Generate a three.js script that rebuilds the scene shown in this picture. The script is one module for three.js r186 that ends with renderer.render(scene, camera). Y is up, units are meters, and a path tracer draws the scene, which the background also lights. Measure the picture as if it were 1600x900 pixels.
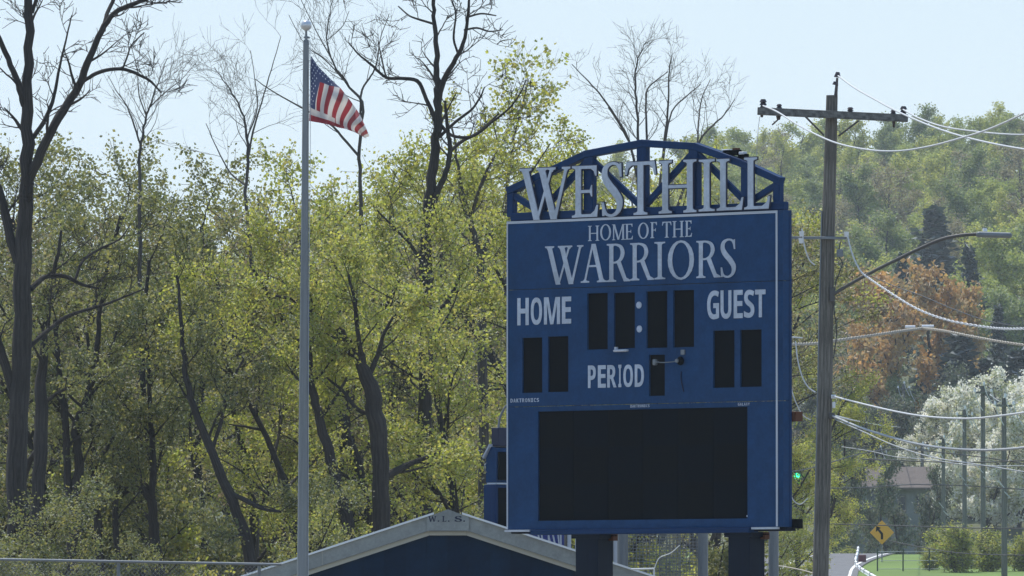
import * as THREE from 'three';
import { FontLoader } from 'three/addons/loaders/FontLoader.js';
import { mergeGeometries } from 'three/addons/utils/BufferGeometryUtils.js';
import { RoundedBoxGeometry } from 'three/addons/geometries/RoundedBoxGeometry.js';

// ---------------------------------------------------------------- camera, sky, sun, exposure
const scene = new THREE.Scene();
const F = 14400, HORIZON = 1000, EYE = 1.7;            // telephoto: focal length in pixels of a 1600 x 900 frame
const camera = new THREE.PerspectiveCamera(2 * Math.atan(450 / F) * 180 / Math.PI, 16 / 9, 1, 6000);
const PITCH = Math.atan((HORIZON - 450) / F), SP = Math.sin(PITCH), CP = Math.cos(PITCH);
camera.position.set(0, EYE, 0);
camera.rotation.x = PITCH;
camera.updateMatrixWorld();

const renderer = new THREE.WebGLRenderer({ antialias: true });
renderer.toneMapping = THREE.LinearToneMapping;
renderer.toneMappingExposure = 0.95;
renderer.shadowMap.enabled = true;

const SUN = new THREE.Vector3(-0.25, 0.95, -0.42).normalize();
{
  const W = 512, H = 256, px = new Float32Array(W * H * 4);
  const hor = [1.06, 1.20, 1.22], mid = [0.45, 0.68, 0.95], zen = [0.16, 0.33, 0.68];
  for (let j = 0; j < H; j++) for (let i = 0; i < W; i++) {
    const el = ((j + 0.5) / H - 0.5) * Math.PI, az = ((i + 0.5) / W - 0.5) * 2 * Math.PI;
    const d = new THREE.Vector3(Math.cos(el) * Math.cos(az), Math.sin(el), Math.cos(el) * Math.sin(az));
    const h = Math.max(0, Math.sin(el));
    const a = Math.exp(-h * 4.5), b = Math.exp(-h * 1.6);
    const g = 0.35 * Math.pow(Math.max(0, d.dot(SUN)), 8);
    const k = (j * W + i) * 4;
    for (let c = 0; c < 3; c++) {
      let v = zen[c] * (1 - b) + b * (mid[c] * (1 - a) + hor[c] * a) + g;
      if (el < 0) v = hor[c] * 0.5 + (hor[c] * 0.5) * Math.exp(el * 20);
      px[k + c] = v;
    }
    px[k + 3] = 1;
  }
  const t = new THREE.DataTexture(px, W, H, THREE.RGBAFormat, THREE.FloatType);
  t.mapping = THREE.EquirectangularReflectionMapping; t.magFilter = t.minFilter = THREE.LinearFilter; t.needsUpdate = true;
  scene.background = t; scene.environment = t;
}
const sun = new THREE.DirectionalLight(new THREE.Color(1, 0.95, 0.86), 5);
sun.position.copy(SUN).multiplyScalar(300).add(new THREE.Vector3(0, 0, -140));
sun.target.position.set(0, 0, -140);
sun.castShadow = true;
Object.assign(sun.shadow.camera, { left: -60, right: 60, top: 60, bottom: -60, near: 1, far: 700 });
sun.shadow.mapSize.set(4096, 4096);
scene.add(sun, sun.target);
scene.fog = new THREE.FogExp2(new THREE.Color(0.86, 0.94, 1.0), 0.00016);

// ---------------------------------------------------------------- helpers
const V = (x, y, z) => new THREE.Vector3(x, y, z);
/** World point seen at pixel (x, y) of the photograph, at depth d metres. */
function P(px, py, d) {
  const cx = (px - 800) / F, cy = (450 - py) / F, t = d / (CP - cy * SP);
  return V(cx * t, EYE + (cy * CP + SP) * t, -d);
}
function RNG(seed) { let s = seed >>> 0; return () => { s = (s + 0x6D2B79F5) | 0; let t = Math.imul(s ^ (s >>> 15), 1 | s); t = (t + Math.imul(t ^ (t >>> 7), 61 | t)) ^ t; return ((t ^ (t >>> 14)) >>> 0) / 4294967296; }; }
const taken = {};
function numbered(n) { const k = taken[n] = (taken[n] ?? -1) + 1; return k ? n + '_' + String(k).padStart(3, '0') : n; }
function tag(o, label, category, group, kind) {
  if (label) o.userData.label = label;
  if (category) o.userData.category = category;
  if (group) o.userData.group = group;
  if (kind) o.userData.kind = kind;
  return o;
}
function thing(name, label, category, pos, turn = 0, group) {
  const g = new THREE.Group(); g.name = numbered(name); scene.add(g);
  if (pos) g.position.copy(pos); g.rotation.y = turn;
  return tag(g, label, category, group);
}
function part(name, geo, mat, parent, label) {
  const m = new THREE.Mesh(Array.isArray(geo) ? mergeGeometries(geo.map(g => g.index ? g.toNonIndexed() : g)) : geo, mat);
  m.name = name; m.castShadow = m.receiveShadow = true; parent.add(m);
  if (label) m.userData.label = label;
  return m;
}
function single(name, geo, mat, label, category, group, kind) {
  const m = part(numbered(name), geo, mat, scene);
  return tag(m, label, category, group, kind);
}
function box(x0, x1, y0, y1, z0, z1) { const g = new THREE.BoxGeometry(x1 - x0, y1 - y0, z1 - z0); g.translate((x0 + x1) / 2, (y0 + y1) / 2, (z0 + z1) / 2); return g; }
function rbox(x0, x1, y0, y1, z0, z1, r = 0.012) { const g = new RoundedBoxGeometry(x1 - x0, y1 - y0, z1 - z0, 2, r); g.translate((x0 + x1) / 2, (y0 + y1) / 2, (z0 + z1) / 2); return g; }
/** Bar in a plane parallel to xy, from a to b, of the given width, between z0 and z1. */
function bar(a, b, w, z0, z1, over = 0) {
  const dx = b[0] - a[0], dy = b[1] - a[1], L = Math.hypot(dx, dy) + over;
  const g = new RoundedBoxGeometry(L, w, z1 - z0, 1, Math.min(0.008, w / 5));
  g.rotateZ(Math.atan2(dy, dx)); g.translate((a[0] + b[0]) / 2, (a[1] + b[1]) / 2, (z0 + z1) / 2);
  return g;
}
function tube(pts, r, sides = 6, n) {
  const c = new THREE.CatmullRomCurve3(pts, false, 'centripetal');
  return new THREE.TubeGeometry(c, n ?? Math.max(2, (pts.length - 1) * 6), r, sides, false);
}
function cyl(a, b, r0, r1, sides = 12) {
  const d = b.clone().sub(a), g = new THREE.CylinderGeometry(r1, r0, d.length(), sides);
  g.applyQuaternion(new THREE.Quaternion().setFromUnitVectors(V(0, 1, 0), d.clone().normalize()));
  const m = a.clone().add(b).multiplyScalar(0.5); g.translate(m.x, m.y, m.z); return g;
}
const C = (r, g, b) => new THREE.Color().setRGB(r, g, b);
function noiseTex(size, seed, lo, hi, cells, sx = 1, sy = 1) {
  const r = RNG(seed), d = new Uint8Array(size * size * 4), layers = cells.map(c => { const a = new Float32Array(c * c); for (let i = 0; i < a.length; i++) a[i] = r(); return [c, a]; });
  for (let y = 0; y < size; y++) for (let x = 0; x < size; x++) {
    let v = 0, w = 0;
    layers.forEach(([c, a], li) => {
      const fx = x / size * c, fy = y / size * c, x0 = Math.floor(fx), y0 = Math.floor(fy), tx = fx - x0, ty = fy - y0;
      const g = (i, j) => a[((j + c) % c) * c + ((i + c) % c)];
      const s = (t) => t * t * (3 - 2 * t), k = 1 / (1 + li * 0.6);
      v += k * ((g(x0, y0) * (1 - s(tx)) + g(x0 + 1, y0) * s(tx)) * (1 - s(ty)) + (g(x0, y0 + 1) * (1 - s(tx)) + g(x0 + 1, y0 + 1) * s(tx)) * s(ty)); w += k;
    });
    const o = Math.round(255 * (lo + (hi - lo) * Math.min(1, Math.max(0, (v / w - 0.5) * 1.6 + 0.5)))), k = (y * size + x) * 4;
    d[k] = d[k + 1] = d[k + 2] = o; d[k + 3] = 255;
  }
  const t = new THREE.DataTexture(d, size, size); t.wrapS = t.wrapT = THREE.RepeatWrapping; t.magFilter = THREE.LinearFilter; t.colorSpace = THREE.SRGBColorSpace; t.repeat.set(sx, sy); t.needsUpdate = true;
  return t;
}
const std = (o) => new THREE.MeshStandardMaterial(o), matte = (o) => new THREE.MeshPhysicalMaterial({ specularIntensity: 0.25, ...o });
const paintGrain = noiseTex(256, 11, 0.78, 1.0, [3, 9, 32, 128]);
const woodGrain = noiseTex(256, 12, 0.55, 1.0, [8, 32, 128], 6, 0.35);
const M = {
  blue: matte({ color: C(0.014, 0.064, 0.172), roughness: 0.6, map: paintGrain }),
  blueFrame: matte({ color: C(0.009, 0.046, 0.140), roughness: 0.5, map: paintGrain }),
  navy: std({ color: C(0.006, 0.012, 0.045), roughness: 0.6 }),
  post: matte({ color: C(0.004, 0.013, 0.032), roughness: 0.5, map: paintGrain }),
  white: std({ color: C(0.62, 0.66, 0.74), roughness: 0.5, map: paintGrain }),
  letter: std({ color: C(0.56, 0.62, 0.73), roughness: 0.45, map: paintGrain }),
  black: matte({ color: C(0.006, 0.008, 0.010), roughness: 0.8, specularIntensity: 0.1 }),
  screen: matte({ color: C(0.005, 0.008, 0.012), roughness: 0.8, specularIntensity: 0.1 }),
  rust: std({ color: C(0.10, 0.035, 0.015), roughness: 0.85 }),
  steel: std({ color: C(0.26, 0.28, 0.30), roughness: 0.42, metalness: 0.35, map: paintGrain }),
  galv: std({ color: C(0.25, 0.27, 0.29), roughness: 0.5, metalness: 0.3, map: paintGrain }),
  gold: std({ color: C(0.62, 0.62, 0.64), roughness: 0.28, metalness: 0.5 }),
  fascia: std({ color: C(0.33, 0.35, 0.34), roughness: 0.6, map: paintGrain }),
  fasciaTrim: std({ color: C(0.45, 0.44, 0.38), roughness: 0.6 }),
  drip: std({ color: C(0.78, 0.80, 0.82), roughness: 0.5 }),
  siding: [0, 1, 2].map(i => matte({ color: C(0.007 + i * 0.0008, 0.026 + i * 0.003, 0.062 + i * 0.006), roughness: 0.7, map: paintGrain })),
  roof: std({ color: C(0.12, 0.12, 0.13), roughness: 0.85 }),
  wood: std({ color: C(0.26, 0.235, 0.20), roughness: 0.9, map: woodGrain }),
  woodGrey: std({ color: C(0.24, 0.235, 0.22), roughness: 0.9, map: woodGrain }),
  porcelain: std({ color: C(0.05, 0.035, 0.035), roughness: 0.25 }),
  porcelainWhite: std({ color: C(0.75, 0.75, 0.76), roughness: 0.3 }),
  wireLight: std({ color: C(0.60, 0.61, 0.63), roughness: 0.45 }),
  wireGrey: std({ color: C(0.36, 0.38, 0.40), roughness: 0.6 }),
  wireBrown: std({ color: C(0.42, 0.38, 0.32), roughness: 0.7 }),
  wireDark: std({ color: C(0.045, 0.05, 0.055), roughness: 0.6 }),
  armDark: std({ color: C(0.09, 0.085, 0.08), roughness: 0.6 }),
  bark: std({ color: C(0.085, 0.074, 0.066), roughness: 0.95, map: woodGrain, bumpMap: woodGrain, bumpScale: 0.02 }),
  barkGrey: std({ color: C(0.15, 0.135, 0.12), roughness: 0.95, map: woodGrain }),
  asphalt: std({ color: C(0.17, 0.17, 0.18), roughness: 0.9, map: noiseTex(256, 21, 0.8, 1, [16, 64, 128]) }),
  lineWhite: std({ color: C(0.75, 0.75, 0.72), roughness: 0.7 }),
  amber: std({ color: C(0.72, 0.36, 0.03), roughness: 0.5 }),
  houseWall: std({ color: C(0.22, 0.235, 0.25), roughness: 0.8, map: paintGrain }),
  houseRoof: std({ color: C(0.15, 0.12, 0.105), roughness: 0.9, map: paintGrain }),
  glass: std({ color: C(0.03, 0.04, 0.05), roughness: 0.12 }),
  signalBody: std({ color: C(0.03, 0.04, 0.03), roughness: 0.6 }),
};
const leafMat = new THREE.MeshPhysicalMaterial({ color: 0xffffff, vertexColors: true, roughness: 1, transmission: 0.6, thickness: 0, side: THREE.DoubleSide });
const farLeafMat = new THREE.MeshPhysicalMaterial({ color: 0xffffff, vertexColors: true, roughness: 1, transmission: 0.5, thickness: 0, side: THREE.DoubleSide });

// ---------------------------------------------------------------- terrain
const sm = (a, b, x) => { const t = Math.min(1, Math.max(0, (x - a) / (b - a))); return t * t * (3 - 2 * t); };
function ground(x, z) {
  const d = -z;
  let h = 0;
  if (d > 260) h += 6.4 * Math.min(1, (d - 260) / 245);
  if (d > 505) h -= 1.2 * sm(505, 560, d);
  if (d > 600) h += 60 * Math.pow(Math.min(1, (d - 600) / 720), 0.92);
  const px = 800 + x * F / Math.max(60, d);
  if (d > 620) h += 5 * sm(620, 1250, d) * sm(1150, 1650, px) * 1.0 + sm(620, 900, d) * (1.8 * Math.sin(x * 0.045 + 1) + 1.4 * Math.sin(z * 0.03 + x * 0.02)) - 10 * sm(900, 1300, d) * (1 - sm(560, 1180, px));
  if (d > 1340) h -= 14 * sm(1340, 2200, d);
  return h;
}
{
  const nx = 120, nz = 230, pos = [], col = [], idx = [], r = RNG(5);
  for (let j = 0; j <= nz; j++) {
    const t = j / nz, z = 60 - 1760 * Math.pow(t, 1.35);
    for (let i = 0; i <= nx; i++) {
      const s = (i / nx - 0.5) * 2, x = Math.sign(s) * Math.pow(Math.abs(s), 1.8) * 420;
      pos.push(x, ground(x, z), z);
      const n = r() * 0.3 + 0.85, wood = sm(560, 640, -z), lawn = sm(330, 420, -z), mixc = (a, b, c) => ((a * (1 - lawn) + b * lawn) * (1 - wood) + c * wood) * n;   // dusty field, lawn, woodland floor
      col.push(mixc(0.19, 0.125, 0.075), mixc(0.18, 0.20, 0.085), mixc(0.15, 0.03, 0.035));
    }
  }
  for (let j = 0; j < nz; j++) for (let i = 0; i < nx; i++) { const a = j * (nx + 1) + i, b = a + nx + 1; idx.push(a, a + 1, b, b, a + 1, b + 1); }
  const g = new THREE.BufferGeometry(); g.setAttribute('position', new THREE.Float32BufferAttribute(pos, 3)); g.setAttribute('color', new THREE.Float32BufferAttribute(col, 3)); g.setIndex(idx); g.computeVertexNormals();
  const m = single('ground', g, std({ vertexColors: true, roughness: 0.95 }), 'dusty field and lawn rising to a wooded hillside', 'ground'); m.userData.kind = 'structure';
}
const onGround = (x, z) => V(x, ground(x, z), z);
const groundAt = (px, d) => { const x = (px - 800) / F * d; return onGround(x, -d); };
// road climbing to a crest
{
  const strip = (off0, off1, lift, d0, d1, step = 6) => {
    const pos = [], idx = []; let n = 0;
    for (let d = d0; d <= d1; d += step) {
      const right = 16.9 + (d - 450) * 0.04 + 0.0006 * (d - 450) * (d - 450) * (d > 450 ? 1 : -0.4);
      for (const o of [off0, off1]) { const x = right - o; pos.push(x, ground(x, -d) + lift, -d); }
      if (n) idx.push(2 * n - 2, 2 * n - 1, 2 * n, 2 * n, 2 * n - 1, 2 * n + 1); n++;
    }
    const g = new THREE.BufferGeometry(); g.setAttribute('position', new THREE.Float32BufferAttribute(pos, 3)); g.setAttribute('uv', new THREE.Float32BufferAttribute(pos.flatMap((v, i) => i % 3 == 1 ? [] : [v * 0.1]), 2)); g.setIndex(idx); g.computeVertexNormals();
    return g;
  };
  const road = single('road', strip(8, 0, 0.05, 200, 540), M.asphalt, 'grey asphalt road climbing to a crest', 'road'); road.userData.kind = 'structure';
  part('edge_line', strip(0.45, 0.3, 0.06, 200, 540), M.lineWhite, road);
  part('centre_line', strip(4.1, 3.85, 0.06, 200, 540), M.lineWhite, road);
}

// ---------------------------------------------------------------- trees: generator
class Acc {
  constructor() { this.p = []; this.n = []; this.c = []; this.u = []; this.i = []; }
  limb(pts, rad, sides, rough = 0) {
    const base = this.p.length / 3; let up = V(0.31, 0.2, 0.93), L = 0;
    for (let k = 0; k < pts.length; k++) {
      const t = (k < pts.length - 1 ? pts[k + 1].clone().sub(pts[k]) : pts[k].clone().sub(pts[k - 1])).normalize();
      const a = up.clone().sub(t.clone().multiplyScalar(up.dot(t))).normalize(), b = t.clone().cross(a); up = a;
      if (k) L += pts[k].distanceTo(pts[k - 1]);
      for (let s = 0; s <= sides; s++) {
        const an = s / sides * 2 * Math.PI, nx = a.x * Math.cos(an) + b.x * Math.sin(an), ny = a.y * Math.cos(an) + b.y * Math.sin(an), nz = a.z * Math.cos(an) + b.z * Math.sin(an);
        const R = rad[k] * (1 + rough * (Math.sin(an * 5 + k * 0.9) * 0.5 + Math.sin(an * 3 - k * 1.7) * 0.5 + Math.sin(k * 2.3) * 0.35)); this.p.push(pts[k].x + nx * R, pts[k].y + ny * R, pts[k].z + nz * R); this.n.push(nx, ny, nz); this.u.push(s / sides, L);
      }
      if (k) for (let s = 0; s < sides; s++) { const q = base + (k - 1) * (sides + 1) + s, w = q + sides + 1; this.i.push(q, q + 1, w, w, q + 1, w + 1); }
    }
  }
  leaf(c, size, rnd, col) {
    const base = this.p.length / 3;
    const d = V(rnd() - 0.5, rnd() * 0.9 - 0.55, rnd() - 0.5).normalize();
    const s = V(rnd() - 0.5, rnd() - 0.5, rnd() - 0.5).cross(d).normalize(), n = d.clone().cross(s);
    const l = size * (0.7 + 0.6 * rnd()), w = l * (0.32 + 0.12 * rnd());
    const q = [c, c.clone().addScaledVector(d, l * 0.5).addScaledVector(s, w).addScaledVector(n, 0.12 * l), c.clone().addScaledVector(d, l), c.clone().addScaledVector(d, l * 0.5).addScaledVector(s, -w).addScaledVector(n, 0.12 * l)];
    for (const v of q) { this.p.push(v.x, v.y, v.z); this.n.push(n.x, n.y, n.z); this.c.push(...col); }
    this.i.push(base, base + 2, base + 1, base, base + 3, base + 2);
  }
  geo() {
    const g = new THREE.BufferGeometry();
    g.setAttribute('position', new THREE.Float32BufferAttribute(this.p, 3)); g.setAttribute('normal', new THREE.Float32BufferAttribute(this.n, 3));
    if (this.c.length) g.setAttribute('color', new THREE.Float32BufferAttribute(this.c, 3));
    if (this.u.length) g.setAttribute('uv', new THREE.Float32BufferAttribute(this.u, 2));
    g.setIndex(this.i); return g;
  }
}
function spread(dir, ang, rnd) {
  const a = V(rnd() - 0.5, rnd() - 0.5, rnd() - 0.5).cross(dir).normalize();
  return dir.clone().applyAxisAngle(a, ang).normalize();
}
/** Lets side branches grow out of a limb; the last level's points go to anchors. */
function sprout(acc, anchors, pts, rad, o, level, rnd) {
  const n = o.kids[level] ?? 0;
  const L = pts.reduce((s, p, i) => i ? s + p.distanceTo(pts[i - 1]) : 0, 0);
  for (let k = 0; k < n; k++) {
    const t = (o.from?.[level] ?? 0.25) + (1 - (o.from?.[level] ?? 0.25)) * (k + rnd()) / n, f = Math.min(pts.length - 1.001, t * (pts.length - 1)), i = Math.floor(f);
    const at = pts[i].clone().lerp(pts[i + 1], f - i), r = Math.max(o.rmin, (rad[i] + (rad[i + 1] - rad[i]) * (f - i)) * (o.thin ?? 0.55));
    const dir = spread(pts[i + 1].clone().sub(pts[i]).normalize(), (o.ang ?? 0.85) * (0.7 + 0.6 * rnd()), rnd);
    if (dir.y < (o.miny ?? -0.25)) dir.y = Math.abs(dir.y) * 0.4;
    const len = (o.len?.[level] ?? L * 0.45) * (0.6 + 0.7 * rnd()) * (1 - 0.45 * t);
    grow(acc, anchors, at, dir.normalize(), len, r, o, level + 1, rnd);
  }
}
function grow(acc, anchors, at, dir, len, r, o, level, rnd) {
  const n = level === 0 ? 9 : level === 1 ? 6 : 4, pts = [at.clone()], rad = [r]; let d = dir.clone(), p = at.clone();
  for (let k = 1; k <= n; k++) {
    d.x += (rnd() - 0.5) * o.wig; d.z += (rnd() - 0.5) * o.wig; d.y += (rnd() - 0.5) * o.wig + (o.up ?? 0.06); d.normalize();
    p = p.clone().addScaledVector(d, len / n); pts.push(p); rad.push(Math.max(o.rmin * 0.6, r * (1 - 0.75 * k / n)));
  }
  acc.limb(pts, rad, level === 0 ? 9 : level === 1 ? 6 : 4);
  if (level >= o.kids.length) anchors.push(pts); else { sprout(acc, anchors, pts, rad, o, level, rnd); if (level === o.kids.length - 1) anchors.push(pts.slice(2)); }
}
function foliage(anchors, o, rnd) {
  const acc = new Acc();
  for (const pts of anchors) for (const p of pts) {
    if (rnd() > (o.keep ?? 1)) continue;
    const tone = o.tones[Math.floor(rnd() * o.tones.length)], n = o.leaves * (0.5 + rnd());
    for (let k = 0; k < n; k++) {
      const q = p.clone().add(V((rnd() - 0.5), (rnd() - 0.5) * 0.9, (rnd() - 0.5)).multiplyScalar(2 * o.puff * Math.pow(rnd(), 0.6)));
      const j = 0.75 + 0.5 * rnd();
      acc.leaf(q, o.size, rnd, [tone[0] * j, tone[1] * j, tone[2] * j]);
    }
  }
  return acc.geo();
}
function makeTree(seed, H, r0, o) {
  const rnd = RNG(seed), acc = new Acc(), anchors = [];
  const stems = o.stems ?? 1;
  for (let s = 0; s < stems; s++) grow(acc, anchors, V((s ? rnd() - 0.5 : 0) * 0.6, -0.3, (s ? rnd() - 0.5 : 0) * 0.6), V((rnd() - 0.5) * (stems > 1 ? 0.7 : 0.16), 1, (rnd() - 0.5) * (stems > 1 ? 0.7 : 0.16)).normalize(), H * 0.86 * (s ? 0.6 + 0.4 * rnd() : 1), r0 * (s ? 0.7 : 1), o, 0, rnd);
  return { trunk: acc.geo(), crown: o.leaves ? foliage(anchors, o, rnd) : null, H, bark: o.bark ?? M.bark, leaf: o.far ? farLeafMat : leafMat };
}
function plant(proto, pos, height, turn, name, label, category, group, wide = 1) {
  const t = thing(name, label, category, pos, turn, group), s = height / proto.H; t.scale.set(s * wide, s, s * wide);
  part('trunk', proto.trunk, proto.bark, t);
  if (proto.crown) part('crown', proto.crown, proto.leaf, t).userData.kind = 'stuff';
  return t;
}
// tones of young spring leaves
const GOLD = [[0.45, 0.46, 0.07], [0.40, 0.43, 0.07], [0.51, 0.50, 0.09], [0.32, 0.37, 0.06], [0.42, 0.38, 0.09]];
const OLIVE = [[0.24, 0.245, 0.06], [0.20, 0.215, 0.055], [0.29, 0.27, 0.07], [0.15, 0.175, 0.05]];
const BROWNISH = [[0.29, 0.25, 0.10], [0.33, 0.30, 0.10], [0.23, 0.23, 0.09], [0.27, 0.22, 0.13]];

// ---------------------------------------------------------------- thicket behind the flagpole
{
  const leafy = { kids: [13, 6, 4], from: [0.22, 0.2, 0.15], len: [3.0, 1.3, 0.7], wig: 0.34, up: 0.05, rmin: 0.007, ang: 0.9, size: 0.072, puff: 0.24, leaves: 10, keep: 0.68 };
  const gold = [1, 2, 3].map(i => makeTree(100 + i, 12, 0.13, { ...leafy, tones: GOLD }));
  const olive = [1, 2, 3].map(i => makeTree(110 + i, 12, 0.14, { ...leafy, tones: OLIVE, leaves: 9 }));
  const mixed = [1, 2].map(i => makeTree(120 + i, 12, 0.12, { ...leafy, tones: [...OLIVE.slice(0, 2), ...BROWNISH], leaves: 7, keep: 0.5 }));
  const tops = [[-100, 150], [60, 155], [120, 180], [200, 215], [300, 205], [380, 220], [450, 240], [520, 180], [600, 110], [680, 150], [760, 120], [830, 150], [900, 185], [980, 190], [1100, 205]];
  const topAt = (x) => { for (let i = 1; i < tops.length; i++) if (x <= tops[i][0]) { const [a, b] = [tops[i - 1], tops[i]]; return a[1] + (b[1] - a[1]) * (x - a[0]) / (b[0] - a[0]); } return 205; };
  const rnd = RNG(77);
  const rows = [[193, 150, 60], [200, 125, 20], [214, 120, 5], [230, 120, 0], [252, 115, 5], [290, 125, 20]];
  rows.forEach(([d, step, drop], ri) => {
    for (let x = -70 - (ri % 2) * 50; x < (ri < 1 ? 800 : ri < 3 ? 960 : 1085); x += step * (0.75 + 0.5 * rnd())) {
      const dd = d + (rnd() - 0.5) * 9, p = groundAt(x, dd), top = topAt(x) + drop + rnd() * 75 - 15, H = (HORIZON - top) * dd / F + EYE - p.y;
      const warm = sm(330, 560, x + (rnd() - 0.5) * 200), k = rnd();
      const [set, lab] = x > 950 ? [mixed, 'thinly leaved brownish tree in the thicket behind the flagpole'] : k < warm * 0.8 ? [gold, 'slender bright yellow-green tree in the thicket behind the flagpole'] : k < 0.55 + 0.2 * warm ? [olive, 'slender dull olive-green tree in the thicket behind the flagpole'] : [mixed, 'thinly leaved brownish tree in the thicket behind the flagpole'];
      plant(set[Math.floor(rnd() * set.length)], p, H, rnd() * 6.28, 'thicket_tree', lab.replace('in the thicket', ri < 1 ? 'at the front edge of the thicket' : ri < 4 ? 'in the thicket' : 'at the back of the thicket').replace('behind the flagpole', x > 810 ? 'behind the scoreboard' : 'behind the flagpole'), 'tree', 'trees of the thicket behind the flagpole');
    }
  });
  // undergrowth
  const under = [1, 2, 3].map(i => makeTree(130 + i, 5, 0.05, { kids: [8, 5, 3], from: [0.15, 0.2, 0.2], len: [1.3, 0.7, 0.45], wig: 0.4, up: 0.07, rmin: 0.006, stems: 5, size: 0.078, puff: 0.24, leaves: 7, tones: i == 2 ? GOLD : OLIVE }));
  for (let x = -60; x < 1190; x += 62 + rnd() * 40) {
    const d = (x > 850 ? 205 : 192) + rnd() * 26, p = groundAt(x, d);
    plant(under[Math.floor(rnd() * 3)], p, 4.2 + rnd() * 2.6, rnd() * 6.28, 'undergrowth_shrub', 'many-stemmed leafy shrub under the trees of the thicket', 'shrub', 'undergrowth of the thicket');
  }
  const sapling = [1, 2, 3].map(i => makeTree(140 + i, 8, 0.05, { kids: [10, 5, 3], from: [0.2, 0.2, 0.2], len: [1.5, 0.8, 0.45], wig: 0.36, up: 0.07, rmin: 0.006, stems: 2, size: 0.072, puff: 0.24, leaves: 6, keep: 0.6, tones: i == 2 ? GOLD : OLIVE }));
  for (let x = -50; x < 800; x += 110 + rnd() * 70) {
    const d = 164 + rnd() * 18, p = groundAt(x, d), top = x < 330 ? 620 + rnd() * 180 : 560 + rnd() * 200;
    plant(sapling[x < 330 ? (rnd() < 0.5 ? 0 : 2) : Math.floor(rnd() * 3)], p, (HORIZON - top) * d / F + EYE - p.y, rnd() * 6.28, 'sapling', 'thin leafy sapling growing before the trunks of the thicket', 'tree', 'saplings before the thicket');
  }
  for (const [x, d, top, i] of [[8, 166, 640, 0], [52, 168, 690, 2], [88, 167, 720, 0]]) plant(sapling[i], groundAt(x, d), (HORIZON - top) * d / F + EYE, x, 'sapling', 'thin leafy sapling growing at the foot of the thick old tree', 'tree', 'saplings by the old tree', 1.2);
  // trees between the scoreboard and the road
  for (const [x, d, top] of [[1215, 300, 560], [1248, 320, 520], [1275, 340, 600], [1180, 280, 640], [1130, 290, 400], [1060, 280, 330], [1000, 300, 300], [962, 290, 208], [1040, 312, 222], [1104, 322, 228], [905, 272, 196], [1075, 300, 240]])
    plant((x > 1100 ? gold : mixed)[x % 2], groundAt(x, d), (HORIZON - top) * d / F + EYE - groundAt(x, d).y, x, 'roadside_tree', x > 1100 ? 'yellow-green tree between the scoreboard and the road' : 'thin brownish tree standing behind the scoreboard', 'tree', x > 1100 ? 'trees between scoreboard and road' : 'trees behind the scoreboard', 1.1);
}
// traced trees: limbs as pixel paths [x, y, radius in pixels], given real depth of their own
function tracedTree(name, label, d, limbs, o, seed) {
  const rnd = RNG(seed), k = d / F, base = groundAt(limbs[0][0][0], d), t = thing(name, label, 'tree', base, 0, o.group), acc = new Acc(), anchors = [];
  limbs.forEach((path, li) => {
    const swing = li ? (rnd() - 0.5) * 1.6 : 0, L = path.length - 1;
    const pts = path.map(([x, y], i) => { const q = P(x, y, d).sub(base); q.z += swing * (i / L) * (o.deep ?? 1) + (li && i ? (rnd() - 0.5) * 0.1 : 0); return q; });
    if (!li) pts[0].y = -0.3;
    const c = new THREE.CatmullRomCurve3(pts, false, 'centripetal'), n = L * 4, cp = [], cr = [];
    for (let i = 0; i <= n; i++) { cp.push(c.getPoint(i / n)); if (i && i < n) cp[i].x += (rnd() - 0.5) * 0.35 * path[0][2] * k * (li ? 0.8 : 1); const f = Math.min(L - 0.001, i / n * L), j = Math.floor(f); cr.push((path[j][2] + (path[j + 1][2] - path[j][2]) * (f - j)) * k * (o.slim ?? 1)); }
    acc.limb(cp, cr, li ? 7 : 14, li ? 0.05 : 0.09);
    const len = c.getLength();
    sprout(acc, anchors, cp, cr, { ...o, kids: [Math.max(2, Math.round(o.kids[0] * len * (li ? 1 : o.trunkTwigs ?? 0.3))), ...o.kids.slice(1)], from: [li ? 0.15 : o.bare ?? 0.45, 0.2, 0.2] }, 0, rnd);
  });
  part('trunk', acc.geo(), o.bark ?? M.bark, t);
  if (o.leaves) part('crown', foliage(anchors, o, rnd), leafMat, t).userData.kind = 'stuff';
  return t;
}
const twigs = { kids: [2.2, 4, 3], len: [1.0, 0.55, 0.35], wig: 0.42, up: 0.05, rmin: 0.008, ang: 0.8, thin: 0.4, miny: -0.5 };
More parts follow.
